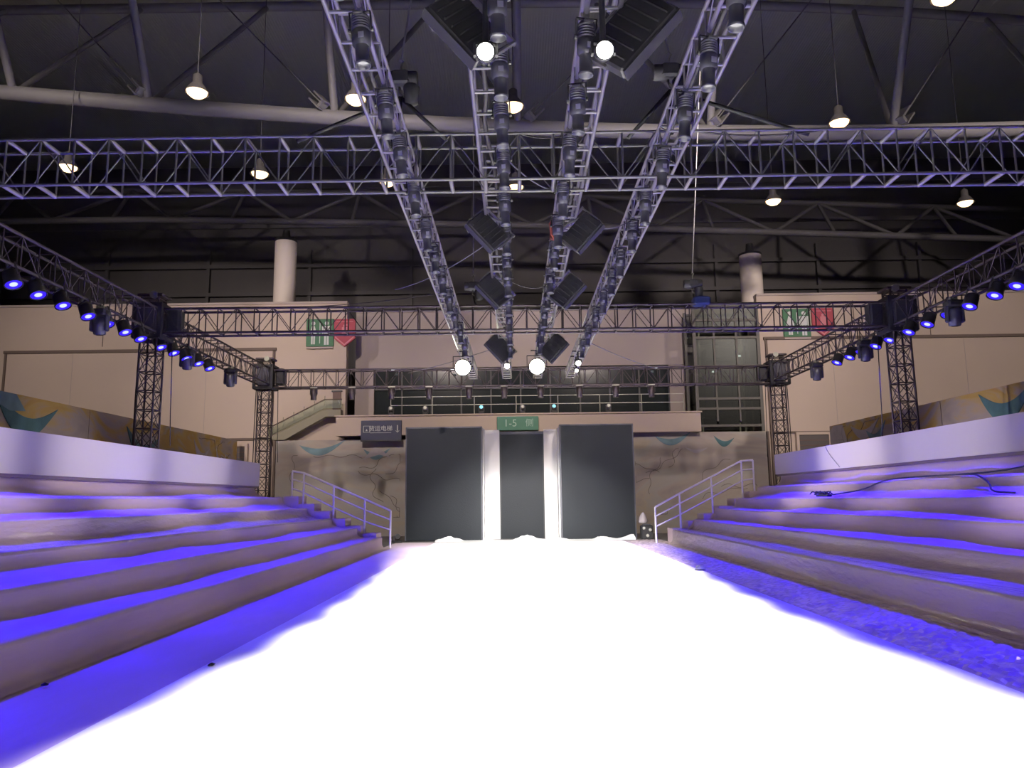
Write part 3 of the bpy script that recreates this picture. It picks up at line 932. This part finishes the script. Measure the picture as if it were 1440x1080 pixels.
hoist(4.45, 18.45, 6.72, (4.9, 18.2, 13.0), [(4.5, 18.45, 6.2)], 'black chain hoist above the middle crosswise truss near the right column', (4.62, 18.4, 6.26))
hoist(-0.98, 18.4, 6.72, (-0.9, 17.6, 12.0), [(-0.9, 18.4, 6.2)], 'black chain hoist above the middle crosswise truss beside the inner left lengthwise truss')

def sag(a, b, d, n=16):
    a, b = Vector(a), Vector(b)
    return [a.lerp(b, i / n) - Vector((0, 0, d * 4 * (i / n) * (1 - i / n))) for i in range(n + 1)]
CB = [((-0.1, 9.5, 5.95), (0.7, 10.6, 5.9), 0.10, 0.010, 'greycable', 'grey cable slung between the two inner trusses below the front truss'),
      ((-2.6, 16.4, 6.1), (-0.4, 12.6, 5.85), 0.12, 0.010, 'greycable', 'thin cable from the inner left truss out to the middle crosswise truss'),
      ((-3.7, 26.4, 5.9), (-0.3, 21.0, 5.75), 0.05, 0.014, 'greycable', 'pale strap rising from the far truss to the inner left lengthwise truss'),
      ((2.0, 20.6, 5.75), (5.1, 26.6, 5.95), 0.06, 0.014, 'greycable', 'pale strap running from the outer right lengthwise truss to the far truss'),
      ((1.05, 11.3, 5.7), (1.9, 11.8, 5.9), 0.12, 0.010, 'greycable', 'grey cable hanging between the inner right and outer right trusses'),
      ((-0.2, 14.8, 5.9), (0.8, 15.2, 5.85), 0.16, 0.010, 'cable', 'black cable hanging between the inner trusses in front of the middle crosswise truss'),
      ((-1.5, 16.5, 6.05), (-5.0, 18.2, 6.2), 0.05, 0.010, 'cable', 'dark cable from the outer left truss down to the middle crosswise truss'),
      ((0.05, 9.5, 6.28), (0.85, 9.5, 6.28), 0.09, 0.010, 'cable', 'dark cable lying over the top of the front truss between the inner trusses'),
      ((2.3, 9.45, 6.25), (4.2, 9.45, 6.25), 0.09, 0.012, 'cable', 'dark cable looped along the top of the front truss on the right')]
for a, b, dd, r_, mk, lb in CB:
    tag(MB().sweep(sag(a, b, dd), r_).build('cable', MT[mk]), lb, 'cable')
# cable bundles running inside the lengthwise trusses
for x, nm in LONG:
    g = random.Random(int(x * 100))
    pts = [(x + 0.05 * math.sin(y * 1.3) + g.uniform(-.02, .02), y, LZ + 0.21 + 0.03 * math.sin(y * 2.1)) for y in [4.4 + 0.5 * i for i in range(45)]]
    o = MB().sweep(pts, 0.028).build('cable_bundle', MT['cable'])
    tag(o, 'black cable bundle lying inside the %s lengthwise truss' % nm, 'cable', None)
tag(MB().sweep([(0.62, 11.2, 5.72), (0.58, 11.15, 5.62), (0.6, 11.1, 5.45), (0.64, 11.15, 5.38), (0.6, 11.3, 5.45), (0.62, 11.35, 5.7)], 0.03).build('orange_strap', MT['orange']),
    'orange ratchet strap bunched under the inner right lengthwise truss', 'strap')

# ------------------------------------------------------------------ runway
RL, RR, RE = -2.87, 3.76, 28.9
rw = MB().box(((RL + RR) / 2, (RE - 3) / 2, 0.015), (RR - RL, RE + 3, 0.03)).build('runway', MT['runway'])
tag(rw, 'wide glaring white runway running from the camera to the dark backdrop', 'runway')
# crumpled end of the white runway sheet
n1, n2 = wob(3), wob(8)
rows = []
gx = [-2.9 + 0.11 * i for i in range(66)]
rg = random.Random(12)
jit = {}
for j in range(8):
    y = 27.75 + j * 0.12
    row = []
    for i, x in enumerate(gx):
        amp = max(0.0, 0.05 + 0.06 * math.sin(x * 1.9 + 0.4) + 0.06 * math.sin(x * 4.7))
        z = amp * math.sin(math.pi * j / 7) * (0.7 + 0.6 * rg.random()) + 0.036
        row.append((x, y + 0.06 * n1(x * 3), z))
    rows.append(row)
tag(MB().grid(rows, False).build('crumpled_sheet', MT['runway']), 'crumpled white sheet heaped along the far end of the runway', 'sheet')

# ------------------------------------------------------------------ tiered seating under draped white cloth
def seating(side, x0, edges, xw, zwb, zwt, y0, y1, lab, nm, seed, kbase):
    """edges: list of (distance from centre, height) of each step's front edge"""
    t = thing('tiered_seating', lab, 'seating', (0, 0, 0))
    ys = [y0 + 0.11 * i for i in range(int((y1 - y0) / 0.11) + 1)]
    lev = [(x0, 0.0)] + edges + [(xw + 0.12, zwb + 0.10)]
    for i in range(len(edges) + 1):
        kf, wf, wr, dr = wob(seed + i * 7), wob(seed + i * 13 + 1), wob(seed + i * 17 + 2), wob(seed + i * 29 + 5)
        za = lev[i][1]
        xa = lev[i][0]
        xb, zb = lev[i + 1]
        rise = zb - za
        first_ = (i == 0)
        dep = (xb - xa) if not first_ else 0.45
        rows = []
        for y in ys:
            k = kbase[i] + 0.36 * kf(y) + 0.14 * max(0, dr(y * 1.7)) ** 2
            k = min(0.96, max(0.10, k))
            dz = 0.012 * wf(y * 1.4)
            dz2 = 0.012 * wob_next[i](y * 1.4) if i < len(edges) else 0
            bu = 0.012 * wr(y * 2.2)
            row = []
            xe = xb
            if not first_:
                row += [(xa, za - 0.05 + dz_prev(i, y)), (xa + 0.012, za - 0.015 + dz_prev(i, y)), (xa + 0.05, za + dz_prev(i, y))]
            else:
                row += [(xa - 0.25 - 0.05 * kf(y), 0.022), (xa - 0.2 - 0.05 * kf(y), 0.028), (xa - 0.12 - 0.05 * kf(y), 0.03)]
            td = (dep - 0.08) * k
            h = rise * (0.25 + 0.6 * k)
            zq = za + (dz_prev(i, y) if not first_ else 0.03)
            if first_:
                td = 0.08 + 0.07 * k
                xe = xa
                h = 0.09 + 0.1 * k
            # slight sag before the fillet
            P0 = (xe - td, zq - (0.012 if not first_ else 0))
            P1 = (xe - 0.02 * k, zq + 0.02 * k)
            P2 = (xe + bu, zq + h)
            for s in range(9):
                q = s / 8
                row.append(((1 - q) ** 2 * P0[0] + 2 * q * (1 - q) * P1[0] + q * q * P2[0],
                            (1 - q) ** 2 * P0[1] + 2 * q * (1 - q) * P1[1] + q * q * P2[1]))
            top = zb - 0.05 + (dz_prev(i + 1, y) if i < len(edges) else 0)
            for q in (0.4, 0.75):
                row.append((xe + bu * (1 - q), P2[1] + (top - P2[1]) * q))
            row.append((xe, top))
            rows.append([(side * p[0], y, p[1]) for p in row])
        if side > 0:
            rows = [list(reversed(r_)) for r_ in rows]
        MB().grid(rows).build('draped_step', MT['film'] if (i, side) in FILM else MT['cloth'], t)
    # end panel closing the far end
    prof = [(x0, 0.0)]
    for k, (x, z) in enumerate(edges):
        prof += [(x, z), ((edges + [(xw, 0)])[k + 1][0], z)]
    prof += [(xw, 0.0)]
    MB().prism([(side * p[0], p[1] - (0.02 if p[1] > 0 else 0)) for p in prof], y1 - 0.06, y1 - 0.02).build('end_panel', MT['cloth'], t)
    # white rear wall with a stiff top edge
    a = MB().box((side * (xw + 0.22), (y0 + y1) / 2, (zwt + 0.3) / 2 - 0.16), (0.06, y1 - y0, zwt - 0.3))
    a.build('rear_wall', MT['panelwhite'], t, (0, 0, 0.15))
    MB().box((side * (xw + 0.0), (y0 + y1) / 2, (zwb + 0.02 + zwt) / 2), (0.07, y1 - y0, zwt - zwb - 0.03)).build('rear_cloth', MT['panelwhite'], t)
    MB().box((side * (xw + 0.04), (y0 + y1) / 2, zwb), (0.05, y1 - y0, 0.07)).build('hem_shadow_strip', MT['hemshadow'], t)  # dark strip drawn as the shadow line under the rear cloth
    for k in range(9):
        y = y0 + 1.2 + k * (y1 - y0 - 1.6) / 8
        MB().box((side * (xw + 0.30), y, zwt / 2 - 0.1), (0.08, 0.08, zwt - 0.2)).build('support_post', MT['steel'], t)
    return t

wob_next = {}
_w = {}
def dz_prev(i, y):
    if i not in _w:
        _w[i] = wob(900 + i * 11)
    return 0.012 * _w[i](y * 1.3)
for i in range(8):
    wob_next[i] = wob(900 + (i + 1) * 11)
FILM = {(0, 1), (1, 1), (3, -1)}
seating(-1, 4.25, [(4.25, 0.374), (5.05, 0.68), (5.85, 0.985), (6.65, 1.314), (7.45, 1.65)], 8.25, 1.99, 2.75, -2.5, 24.8,
        'white cloth covered tiered seating bank left of the runway', 'left', 21, [0.3, 0.42, 0.62, 0.5, 0.6, 0.75])
seating(1, 5.15, [(5.15, 0.46), (5.87, 0.784), (6.59, 1.13), (7.31, 1.463), (8.03, 1.82)], 8.7, 2.19, 2.875, -2.5, 25.8,
        'white cloth and plastic covered tiered seating bank right of the runway', 'right', 57, [0.4, 0.45, 0.4, 0.5, 0.65, 0.7])

# aisle floor sheets
def aisle(xa, xb, amp, m, label, sd, nx, dy, soft):
    f1, f2 = wob(sd), wob(sd + 1)
    rows = []
    g = random.Random(sd)
    for i in range(int(30.8 / dy)):
        y = -2.6 + i * dy
        row = []
        for q in range(nx + 1):
            e = 0.25 if q in (0, nx) else 1.0
            x = xa + (xb - xa) * q / nx
            row.append((x, y, 0.012 + e * amp * max(0, 0.45 + 0.4 * f1(y * 2 + q * 0.4) + 0.3 * f2(y * 5 - q) + g.uniform(-.6, .6))))
        rows.append(row)
    tag(MB().grid(rows, soft).build('aisle_sheet', m), label, 'floor sheet')
aisle(-4.3, RL - 0.0, 0.004, MT['cloth'], 'white floor sheet in the blue lit aisle left of the runway', 70, 9, 0.22, True)
aisle(RR, 5.2, 0.020, MT['glint'], 'crinkled plastic film on the blue lit aisle floor right of the runway', 80, 22, 0.075, False)

# ------------------------------------------------------------------ white stair railings at the far ends
def railing(side, y, xs_, tops, lows, sx0, sdx, label):
    t = thing('stair_railing', label, 'railing', (0, y, 0))
    n = len(xs_)
    for k in range(n):
        q = int((abs(xs_[k]) - sx0) / sdx)
        zb = 0.0 if q < 1 else 0.24 * (1 + min(6, q))
        MB().tube((xs_[k], 0, zb), (xs_[k], 0, tops[k]), 0.032).build('post', MT['railwhite'], t)
    for f, nmr, r_ in ((1.0, 'handrail', 0.034), (0.58, 'middle_rail', 0.025), (0.12, 'lower_rail', 0.025)):
        pts = [(xs_[k], 0, lows[k] + (tops[k] - lows[k]) * f) for k in range(n)]
        for a, b in zip(pts, pts[1:]):
            MB().tube(a, b, r_).build(nmr, MT['railwhite'], t)
    return t
railing(-1, 25.02, [-4.03, -4.86, -5.87, -6.85, -7.23], [1.19, 1.56, 2.0, 2.43, 2.5], [0.50, 0.76, 1.22, 1.72, 1.86], 3.95, 0.5, 'white tube railing beside the steps at the far end of the left seating')
railing(1, 26.0, [4.65, 5.48, 6.57, 7.6, 8.0], [1.19, 1.63, 2.17, 2.69, 2.71], [0.46, 0.84, 1.4, 1.95, 2.02], 4.65, 0.52, 'white tube railing beside the steps at the far end of the right seating')
for side, yb, n_, x0, dx, lab in ((-1, 25.35, 7, 3.95, 0.5, 'grey steps behind the left railing'), (1, 26.3, 7, 4.65, 0.52, 'grey steps behind the right railing')):
    t = thing('access_stair', lab, 'stair', (0, yb, 0))
    for k in range(1, n_):
        h = 0.24 * (k + 1)
        MB().box((side * (x0 + dx * (k + 0.5)), -0.05, h / 2), (dx, 0.92, h)).build('step', MT['cloth'], t)

# ------------------------------------------------------------------ backdrop: two dark screens, white returns, dark door
def screen(xa, xb, h, y, label):
    t = thing('backdrop_screen', label, 'backdrop screen', ((xa + xb) / 2, y, 0))
    w = xb - xa
    MB().box((0, 0.14, h / 2 + 0.01), (w, 0.26, h - 0.02)).build('core', MT['black'], t)
    MB().box((0, -0.004, h / 2 + 0.02), (w - 0.03, 0.03, h - 0.04), None, 0.006).build('front_cloth', MT['screen'], t)
    for s in (-1, 1):
        MB().box((s * (w / 2 - 0.02), 0.13, h / 2 + 0.01), (0.045, 0.3, h)).build('edge_frame', MT['charcoal'], t)
    MB().box((0, 0.13, h), (w, 0.3, 0.05)).build('top_frame', MT['charcoal'], t)
    for s in (-0.4, 0.4):
        MB().tube((s * w, 0.3, h * 0.7), (s * w, 1.2, 0.05), 0.03).build('rear_strut', MT['steel'], t)
screen(-4.12, -1.24, 4.22, 28.95, 'dark grey backdrop screen left of the white door recess')
screen(1.68, 4.46, 4.26, 28.95, 'dark grey backdrop screen right of the white door recess')
def wreturn(xa, xb, s, label):
    t = thing('white_return', label, 'partition', ((xa + xb) / 2, 30.1, 0))
    MB().box((0, 0, 2.08), (xb - xa, 0.1, 4.16)).build('front_board', MT['runway'], t)
    xs2 = (xa - (xa + xb) / 2 + 0.03) if s < 0 else (xb - (xa + xb) / 2 - 0.03)
    MB().box((xs2, -0.42, 2.1), (0.05, 0.82, 4.2)).build('side_board', MT['runway'], t)
    MB().box((0, -0.01, 4.18), (xb - xa, 0.12, 0.04)).build('top_edge', MT['runway'], t)
wreturn(-1.24, -0.61, -1, 'tall white board between the left dark screen and the door')
wreturn(1.12, 1.68, 1, 'tall white board between the door and the right dark screen')
dd = thing('backdrop_door', 'dark grey panel closing the gap between the two white boards', 'door panel', (0.26, 30.25, 0))
MB().box((0, 0, 2.02), (1.74, 0.08, 4.04)).build('panel', MT['screen'], dd)
MB().box((0, -0.01, 4.09), (1.74, 0.12, 0.1)).build('head_rail', MT['charcoal'], dd)
for s in (-1, 1):
    MB().box((s * 0.84, -0.03, 2.02), (0.05, 0.1, 4.04)).build('edge_strip', MT['black'], dd)

# gear beside the right screen
eq = thing('equipment_case', 'black equipment case with silver clamps between the right screen and the railing', 'case', (4.72, 28.3, 0))
MB().box((0, 0, 0.27), (0.42, 0.4, 0.5), None, 0.03).build('case_body', MT['black'], eq)
for a in ((-0.12, -0.22, 0.42), (0.1, -0.22, 0.36), (0.0, -0.22, 0.16)):
    MB().lathe([(0.05, -0.03), (0.06, 0), (0.04, 0.03)], 10, Matrix.Translation(a) @ Matrix.Rotation(R(90), 4, 'X')).build('clamp', MT['alu'], eq)
MB().box((0, 0, 0.54), (0.3, 0.1, 0.05), None, 0.01).build('lid_handle', MT['charcoal'], eq)
bg = MB()
prof = [(0.02, 0.0), (0.15, 0.01), (0.17, 0.10), (0.14, 0.22), (0.08, 0.32), (0.05, 0.38), (0.01, 0.40)]
bg.lathe(prof, 14)
rg = random.Random(5)
bg.v = [Vector((p.x * rg.uniform(.85, 1.12), p.y * rg.uniform(.85, 1.12), p.z)) for p in bg.v]
b_ = bg.build('plastic_bag', MT['bag'], None, (4.62, 28.35, 0.575))
tag(b_, 'crumpled white plastic bag on the black equipment case', 'bag')
fl = thing('floor_fixture', 'small black floor lamp fixture left of the left dark screen', 'floor light', (-4.3, 28.2, 0))
MB().box((0, 0, 0.05), (0.36, 0.2, 0.08), None, 0.015).build('base', MT['black'], fl)
MB().lathe([(0.06, -0.12), (0.09, 0.0), (0.1, 0.1)], 12, Matrix.Translation((0.04, 0, 0.2)) @ Matrix.Rotation(R(70), 4, 'X')).build('head', MT['black'], fl)
MB().box((-0.1, 0, 0.16), (0.03, 0.05, 0.2)).build('bracket', MT['charcoal'], fl)

# cables and power strip on the right seating
pc = thing('power_strip', 'black power strip in a tangle of cable on the fourth right step', 'power strip', (7.45, 18.8, 1.475))
MB().box((0, 0, 0.03), (0.12, 0.7, 0.06), None, 0.012).build('strip_body', MT['black'], pc)
rg = random.Random(9)
pts = [(0.08 * math.cos(i * 0.9) * (1 + i * .03) - 0.02, -0.4 + i * 0.034 + 0.16 * math.sin(i * 0.9), 0.05 + 0.08 * abs(math.sin(i * 1.3))) for i in range(30)]
MB().sweep(pts, 0.014).build('tangled_lead', MT['cable'], pc)
for k in range(4):
    MB().box((0, -0.25 + k * 0.16, 0.075), (0.05, 0.06, 0.05), None, 0.01).build('plug', MT['rubber'], pc)
c1 = [(7.5, 18.4, 1.52), (7.90, 17.6, 1.62), (8.0, 17.0, 1.80), (8.06, 16.2, 1.85), (8.08, 14.5, 1.855), (8.05, 13.6, 1.85), (7.99, 13.3, 1.78), (7.95, 13.0, 1.66), (7.7, 12.6, 1.53), (7.7, 12.0, 1.51)]
c2 = [(8.08, 14.2, 1.855), (8.2, 13.2, 1.87), (8.4, 12.6, 1.95), (8.62, 12.2, 2.15), (8.63, 11.8, 2.4), (8.63, 11.3, 2.65), (8.63, 10.9, 2.88), (8.8, 10.6, 2.95)]
def smooth(p, it=2):
    p = [Vector(q) for q in p]
    for _ in range(it):
        r_ = [p[0]]
        for a, b in zip(p, p[1:]):
            r_ += [a.lerp(b, 0.25), a.lerp(b, 0.75)]
        p = r_ + [p[-1]]
    return p
tag(MB().sweep(smooth(c1), 0.016).build('power_cable', MT['cable']), 'black cable trailing from the power strip along the right steps', 'cable')
tag(MB().sweep(smooth(c2), 0.016).build('power_cable', MT['cable']), 'black cable climbing over the right white rear wall near the picture edge', 'cable')
tag(MB().sweep(smooth([(8.85, 21.6, 2.9), (8.64, 21.5, 2.88), (8.64, 21.2, 2.6), (8.64, 20.6, 2.25)]), 0.008).build('thin_cord', MT['greycable']), 'thin grey cord hanging over the right white rear wall beside the dark doorway', 'cord')
for i, (x, y, z, s, lb, mk) in enumerate(((-3.9, 6.6, 0.03, 0.03, 'tiny black scrap at the foot of the lowest left step', 'rubber'), (-2.8, 7.3, 0.032, 0.035, 'tiny dark scrap at the left edge of the runway', 'rubber'),
                                     (3.72, 16.0, 0.034, 0.13, 'crumpled grey tape clump at the right edge of the runway', 'greycable'))):
    rg = random.Random(30 + i)
    mb = MB().lathe([(0.1, 0), (0.8, 0.1), (1.0, 0.35), (0.6, 0.7), (0.1, 0.85)], 8, None, False)
    mb.v = [Vector((p.x * s * rg.uniform(.6, 1.2), p.y * s * rg.uniform(.6, 1.3), p.z * s * rg.uniform(.6, 1.1))) for p in mb.v]
    tag(mb.build('floor_scrap', MT[mk], None, (x, y, z)), lb, 'scrap')

# ------------------------------------------------------------------ mural fences
_cn = [0]
def crest(parent, pts, y, mk, M=None):
    _cn[0] += 1
    th = 0.012 + 0.004 * (_cn[0] % 5)
    MB().prism(pts, -th, 0.0, M).build('painted_crest', MT[mk], parent)
def arc_blade(cx, cz, w, h, lift=0.0, n=14):
    """a wave shaped blade: thick in the middle, pointed at both ends"""
    top = [(cx - w / 2 + w * i / n, cz + lift * (i / n) - 0.45 * h * math.sin(math.pi * i / n)) for i in range(n + 1)]
    bot = [(cx - w / 2 + w * i / n, cz + lift * (i / n) - h * math.sin(math.pi * (i / n) ** 0.9)) for i in range(n - 1, 0, -1)]
    return top + bot
def swirl(parent, seed, x0, x1, z0, z1, M, count):
    g = random.Random(seed)
    for k in range(count):
        x, z = g.uniform(x0, x1), g.uniform(z0, z1)
        a = g.uniform(0, 6.28)
        pts = []
        for i in range(26):
            pts.append((x, -0.006, z))
            a += 0.28 * math.sin(i * 0.5 + k) + g.uniform(-0.12, 0.16)
            x = min(x1, max(x0, x + 0.09 * math.cos(a)))
            z = min(z1, max(z0, z + 0.07 * math.sin(a)))
        MB().sweep(pts, 0.009, 5, M).build('drawn_line', MT['mline'], parent)

mb_ = thing('mural_fence', 'painted beige mural fence with line drawings behind the dark screens', 'mural', (0, 33.45, 0))
for xa, xb, zt in ((-10.45, -4.5, 4.16), (-4.5, 5.0, 4.2), (5.0, 10.95, 4.31)):
    MB().box(((xa + xb) / 2, 0.05, zt / 2), (xb - xa - 0.02, 0.1, zt)).build('mural_panel', MT['muralpale'], mb_)
MB().box((-10.47, 0, 2.08), (0.1, 0.16, 4.16)).build('fence_post', MT['seam'], mb_)
MB().box((11.0, 0, 2.15), (0.1, 0.16, 4.3)).build('fence_post', MT['seam'], mb_)
crest(mb_, arc_blade(-8.4, 3.95, 2.0, 0.55, 0.2), 0, 'mblue')
crest(mb_, arc_blade(-6.0, 3.75, 1.2, 0.5, 0.05), 0, 'mblue')
crest(mb_, [(-6.6, 3.3), (-6.1, 3.85), (-5.85, 3.75), (-5.4, 3.35), (-5.9, 3.5)], 0, 'mpale')
crest(mb_, arc_blade(6.9, 4.15, 1.6, 0.5, 0.2), 0, 'mblue')
crest(mb_, arc_blade(9.1, 4.15, 0.9, 0.45, -0.1), 0, 'mteal')
crest(mb_, arc_blade(7.9, 3.65, 1.0, 0.25, 0), 0, 'mpale')
swirl(mb_, 5, -9.8, -5.0, 0.8, 3.5, None, 9)
swirl(mb_, 6, 5.2, 10.4, 0.8, 3.6, None, 9)

ml = thing('mural_fence', 'ochre and teal painted mural fence running along the left side behind the seating wall', 'mural', (-12.15, 0, 0))
for k in range(6):
    ya, yb = 10 + k * 3.9, 10 + (k + 1) * 3.9
    MB().box((0, (ya + yb) / 2, 2.09), (0.1, yb - ya - 0.02, 4.18)).build('mural_panel', MT['mural'], ml)
ML = Matrix.Translation((0.055, 0, 0)) @ Matrix.Rotation(R(90), 4, 'Z')     # local x -> +y, local -y -> +x
crest(ml, arc_blade(18.9, 4.15, 2.5, 0.95, -0.15), 0, 'mteal', ML)
crest(ml, [(17.2, 4.17), (18.4, 4.17), (18.8, 3.8), (18.2, 3.75), (17.4, 4.0)], 0, 'mblue', ML)
crest(ml, arc_blade(24.9, 3.9, 2.2, 0.9, -0.2), 0, 'mteal', ML)
crest(ml, arc_blade(29.6, 3.9, 1.5, 0.7, -0.3), 0, 'mpale', ML)
crest(ml, arc_blade(31.6, 3.7, 1.1, 0.9, -0.2), 0, 'mpale', ML)
swirl(ml, 15, 28.5, 33, 2.6, 4.0, ML, 6)
mr_ = thing('mural_fence', 'ochre and teal painted mural fence running along the right side behind the seating wall', 'mural', (12.1, 0, 0))
for k in range(5):
    ya, yb = 10 + k * 3.88, 10 + (k + 1) * 3.88
    MB().box((0, (ya + yb) / 2, 2.06), (0.1, yb - ya - 0.02, 4.12)).build('mural_panel', MT['mural'], mr_)
MR = Matrix.Translation((-0.055, 0, 0)) @ Matrix.Rotation(R(-90), 4, 'Z')   # local x -> -y, local -y -> -x
crest(mr_, arc_blade(-18.7, 4.05, 2.2, 0.9, 0.1), 0, 'mteal', MR)
crest(mr_, arc_blade(-26.4, 3.95, 2.2, 0.6, 0.1), 0, 'mpale', MR)
crest(mr_, arc_blade(-25.6, 3.7, 1.4, 0.6, 0.2), 0, 'mblue', MR)
crest(mr_, [(-29.3, 2.9), (-29.35, 3.9), (-29.0, 4.1), (-28.2, 4.08), (-27.9, 3.5), (-28.3, 2.9)], 0, 'mpale', MR)
swirl(mr_, 17, -29.2, -25.0, 2.7, 4.0, MR, 6)

# ------------------------------------------------------------------ signs
def text(s, size, x, z, m, parent, y=-0.06):
    c = bpy.data.curves.new('lettering', 'FONT')
    c.body = s
    c.size = size
    c.extrude = 0.006
    c.align_x = 'CENTER'
    c.align_y = 'CENTER'
    c.materials.append(m)
    tmp = bpy.data.objects.new('lettering', c)
    COL.objects.link(tmp)
    me = bpy.data.meshes.new_from_object(tmp.evaluated_get(bpy.context.evaluated_depsgraph_get()))
    bpy.data.objects.remove(tmp)
    return link('lettering', me, parent, (x, y, z), (R(90), 0, 0))
def circle(cx, cz, r_, n=14):
    return [(cx + r_ * math.cos(2 * math.pi * i / n), cz + r_ * math.sin(2 * math.pi * i / n)) for i in range(n)]

sg = thing('direction_sign', 'navy sign with lift symbol, white characters and down arrow left of the dark screens', 'sign', (-5.74, 32.93, 4.48))
MB().box((0, 0, 0), (1.75, 0.1, 0.9), None, 0.012).build('board', MT['sblue'], sg)
MB().box((0, -0.052, -0.42), (1.75, 0.02, 0.04)).build('bottom_edge', MT['black'], sg)
text('货运电梯', 0.255, -0.02, 0.09, MT['swhite'], sg)
ic = MB()
for a in (-0.76, -0.49):
    ic.box((a, -0.055, 0.08), (0.022, 0.012, 0.27))
ic.box((-0.625, -0.055, 0.215), (0.29, 0.012, 0.014)).box((-0.625, -0.055, -0.055), (0.29, 0.012, 0.014))
ic.prism([(-0.67, 0.0), (-0.58, 0.0), (-0.625, 0.09)], -0.062, -0.05)
ic.build('lift_symbol', MT['swhite'], sg)
ar = MB().box((0.7, -0.055, 0.12), (0.045, 0.012, 0.24))
ar.prism([(0.60, 0.02), (0.7, -0.08), (0.80, 0.02), (0.7, -0.03)], -0.062, -0.05).build('down_arrow', MT['swhite'], sg)
MB().box((-0.02, -0.055, -0.08), (0.9, 0.012, 0.016)).build('underline', MT['swhite'], sg)
gs = thing('hall_sign', 'green sign reading 1-5 on the balcony fascia above the dark door', 'sign', (0.13, 32.9, 4.73))
MB().box((0, 0, 0), (1.78, 0.1, 0.6), None, 0.012).build('board', MT['sgreen2'], gs)
text('1-5', 0.44, -0.32, 0.0, MT['sgw'], gs)
text('侧', 0.36, 0.5, 0.0, MT['sgw'], gs)

def toilet(x, z, w, h, label):
    t = thing('toilet_sign', label, 'sign', (x, 33.945, z))
    MB().box((0, 0, 0), (w, 0.12, h), None, 0.015).build('board', MT['sgreen'], t)
    MB().box((0, -0.01, -h / 2 - 0.06), (w * 0.96, 0.1, 0.08)).build('lower_edge', MT['wallc'], t)
    k = h / 1.25
    f = MB().prism(circle(-0.3 * k, 0.42 * k, 0.09 * k), -0.075, -0.055)
    f.prism([(-0.36 * k, 0.3 * k), (-0.24 * k, 0.3 * k), (-0.12 * k, -0.12 * k), (-0.48 * k, -0.12 * k)], -0.075, -0.055)
    f.box((-0.35 * k, -0.065, -0.33 * k), (0.075 * k, 0.02, 0.4 * k)).box((-0.25 * k, -0.065, -0.33 * k), (0.075 * k, 0.02, 0.4 * k))
    f.build('woman_symbol', MT['swhite'], t)
    f = MB().prism(circle(0.3 * k, 0.42 * k, 0.09 * k), -0.075, -0.055)
    f.box((0.3 * k, -0.065, 0.1 * k), (0.27 * k, 0.02, 0.4 * k)).box((0.12 * k, -0.065, 0.08 * k), (0.06 * k, 0.02, 0.42 * k)).box((0.48 * k, -0.065, 0.08 * k), (0.06 * k, 0.02, 0.42 * k))
    f.box((0.24 * k, -0.065, -0.33 * k), (0.09 * k, 0.02, 0.46 * k)).box((0.36 * k, -0.065, -0.33 * k), (0.09 * k, 0.02, 0.46 * k))
    f.build('man_symbol', MT['swhite'], t)
    MB().box((0, -0.065, -0.02 * k), (0.03 * k, 0.02, 0.95 * k)).build('divider', MT['swhite'], t)
toilet(-8.74, 9.05, 1.24, 1.26, 'green toilet sign with white figures on the left beige wall')
toilet(12.78, 9.22, 1.22, 1.3, 'green toilet sign with white figures on the right beige wall')
def pentagon(x, z, w, h, label):
    t = thing('arrow_sign', label, 'sign', (x, 33.945, z))
    P = [(-w / 2, h / 2), (w / 2, h / 2), (w / 2, -h * 0.2), (0, -h / 2), (-w / 2, -h * 0.2)]
    MB().prism(P, -0.05, 0.05).build('board', MT['sred'], t)
    q = MB().prism([(-w * .44, -h * .12), (0, -h * .40), (w * .44, -h * .12), (w * .44, -h * .18), (0, -h * .46), (-w * .44, -h * .18)], -0.062, -0.048)
    q.build('chevron_line', MT['sredl'], t)
    e = MB().box((0, -0.055, h * 0.05), (w * 0.26, 0.016, h * 0.3)).box((-w * 0.02, -0.055, h * 0.24), (w * 0.1, 0.016, h * 0.1)).box((w * 0.08, -0.055, h * 0.28), (w * 0.18, 0.016, h * 0.03))
    e.build('extinguisher_symbol', MT['sredl'], t)
    MB().box((0, -0.055, h * 0.4), (w * 0.8, 0.012, h * 0.02)).build('top_line', MT['sredl'], t)
pentagon(-7.63, 9.03, 0.95, 1.28, 'red down pointing sign beside the left green toilet sign')
pentagon(13.97, 9.24, 0.98, 1.3, 'red down pointing sign beside the right green toilet sign')
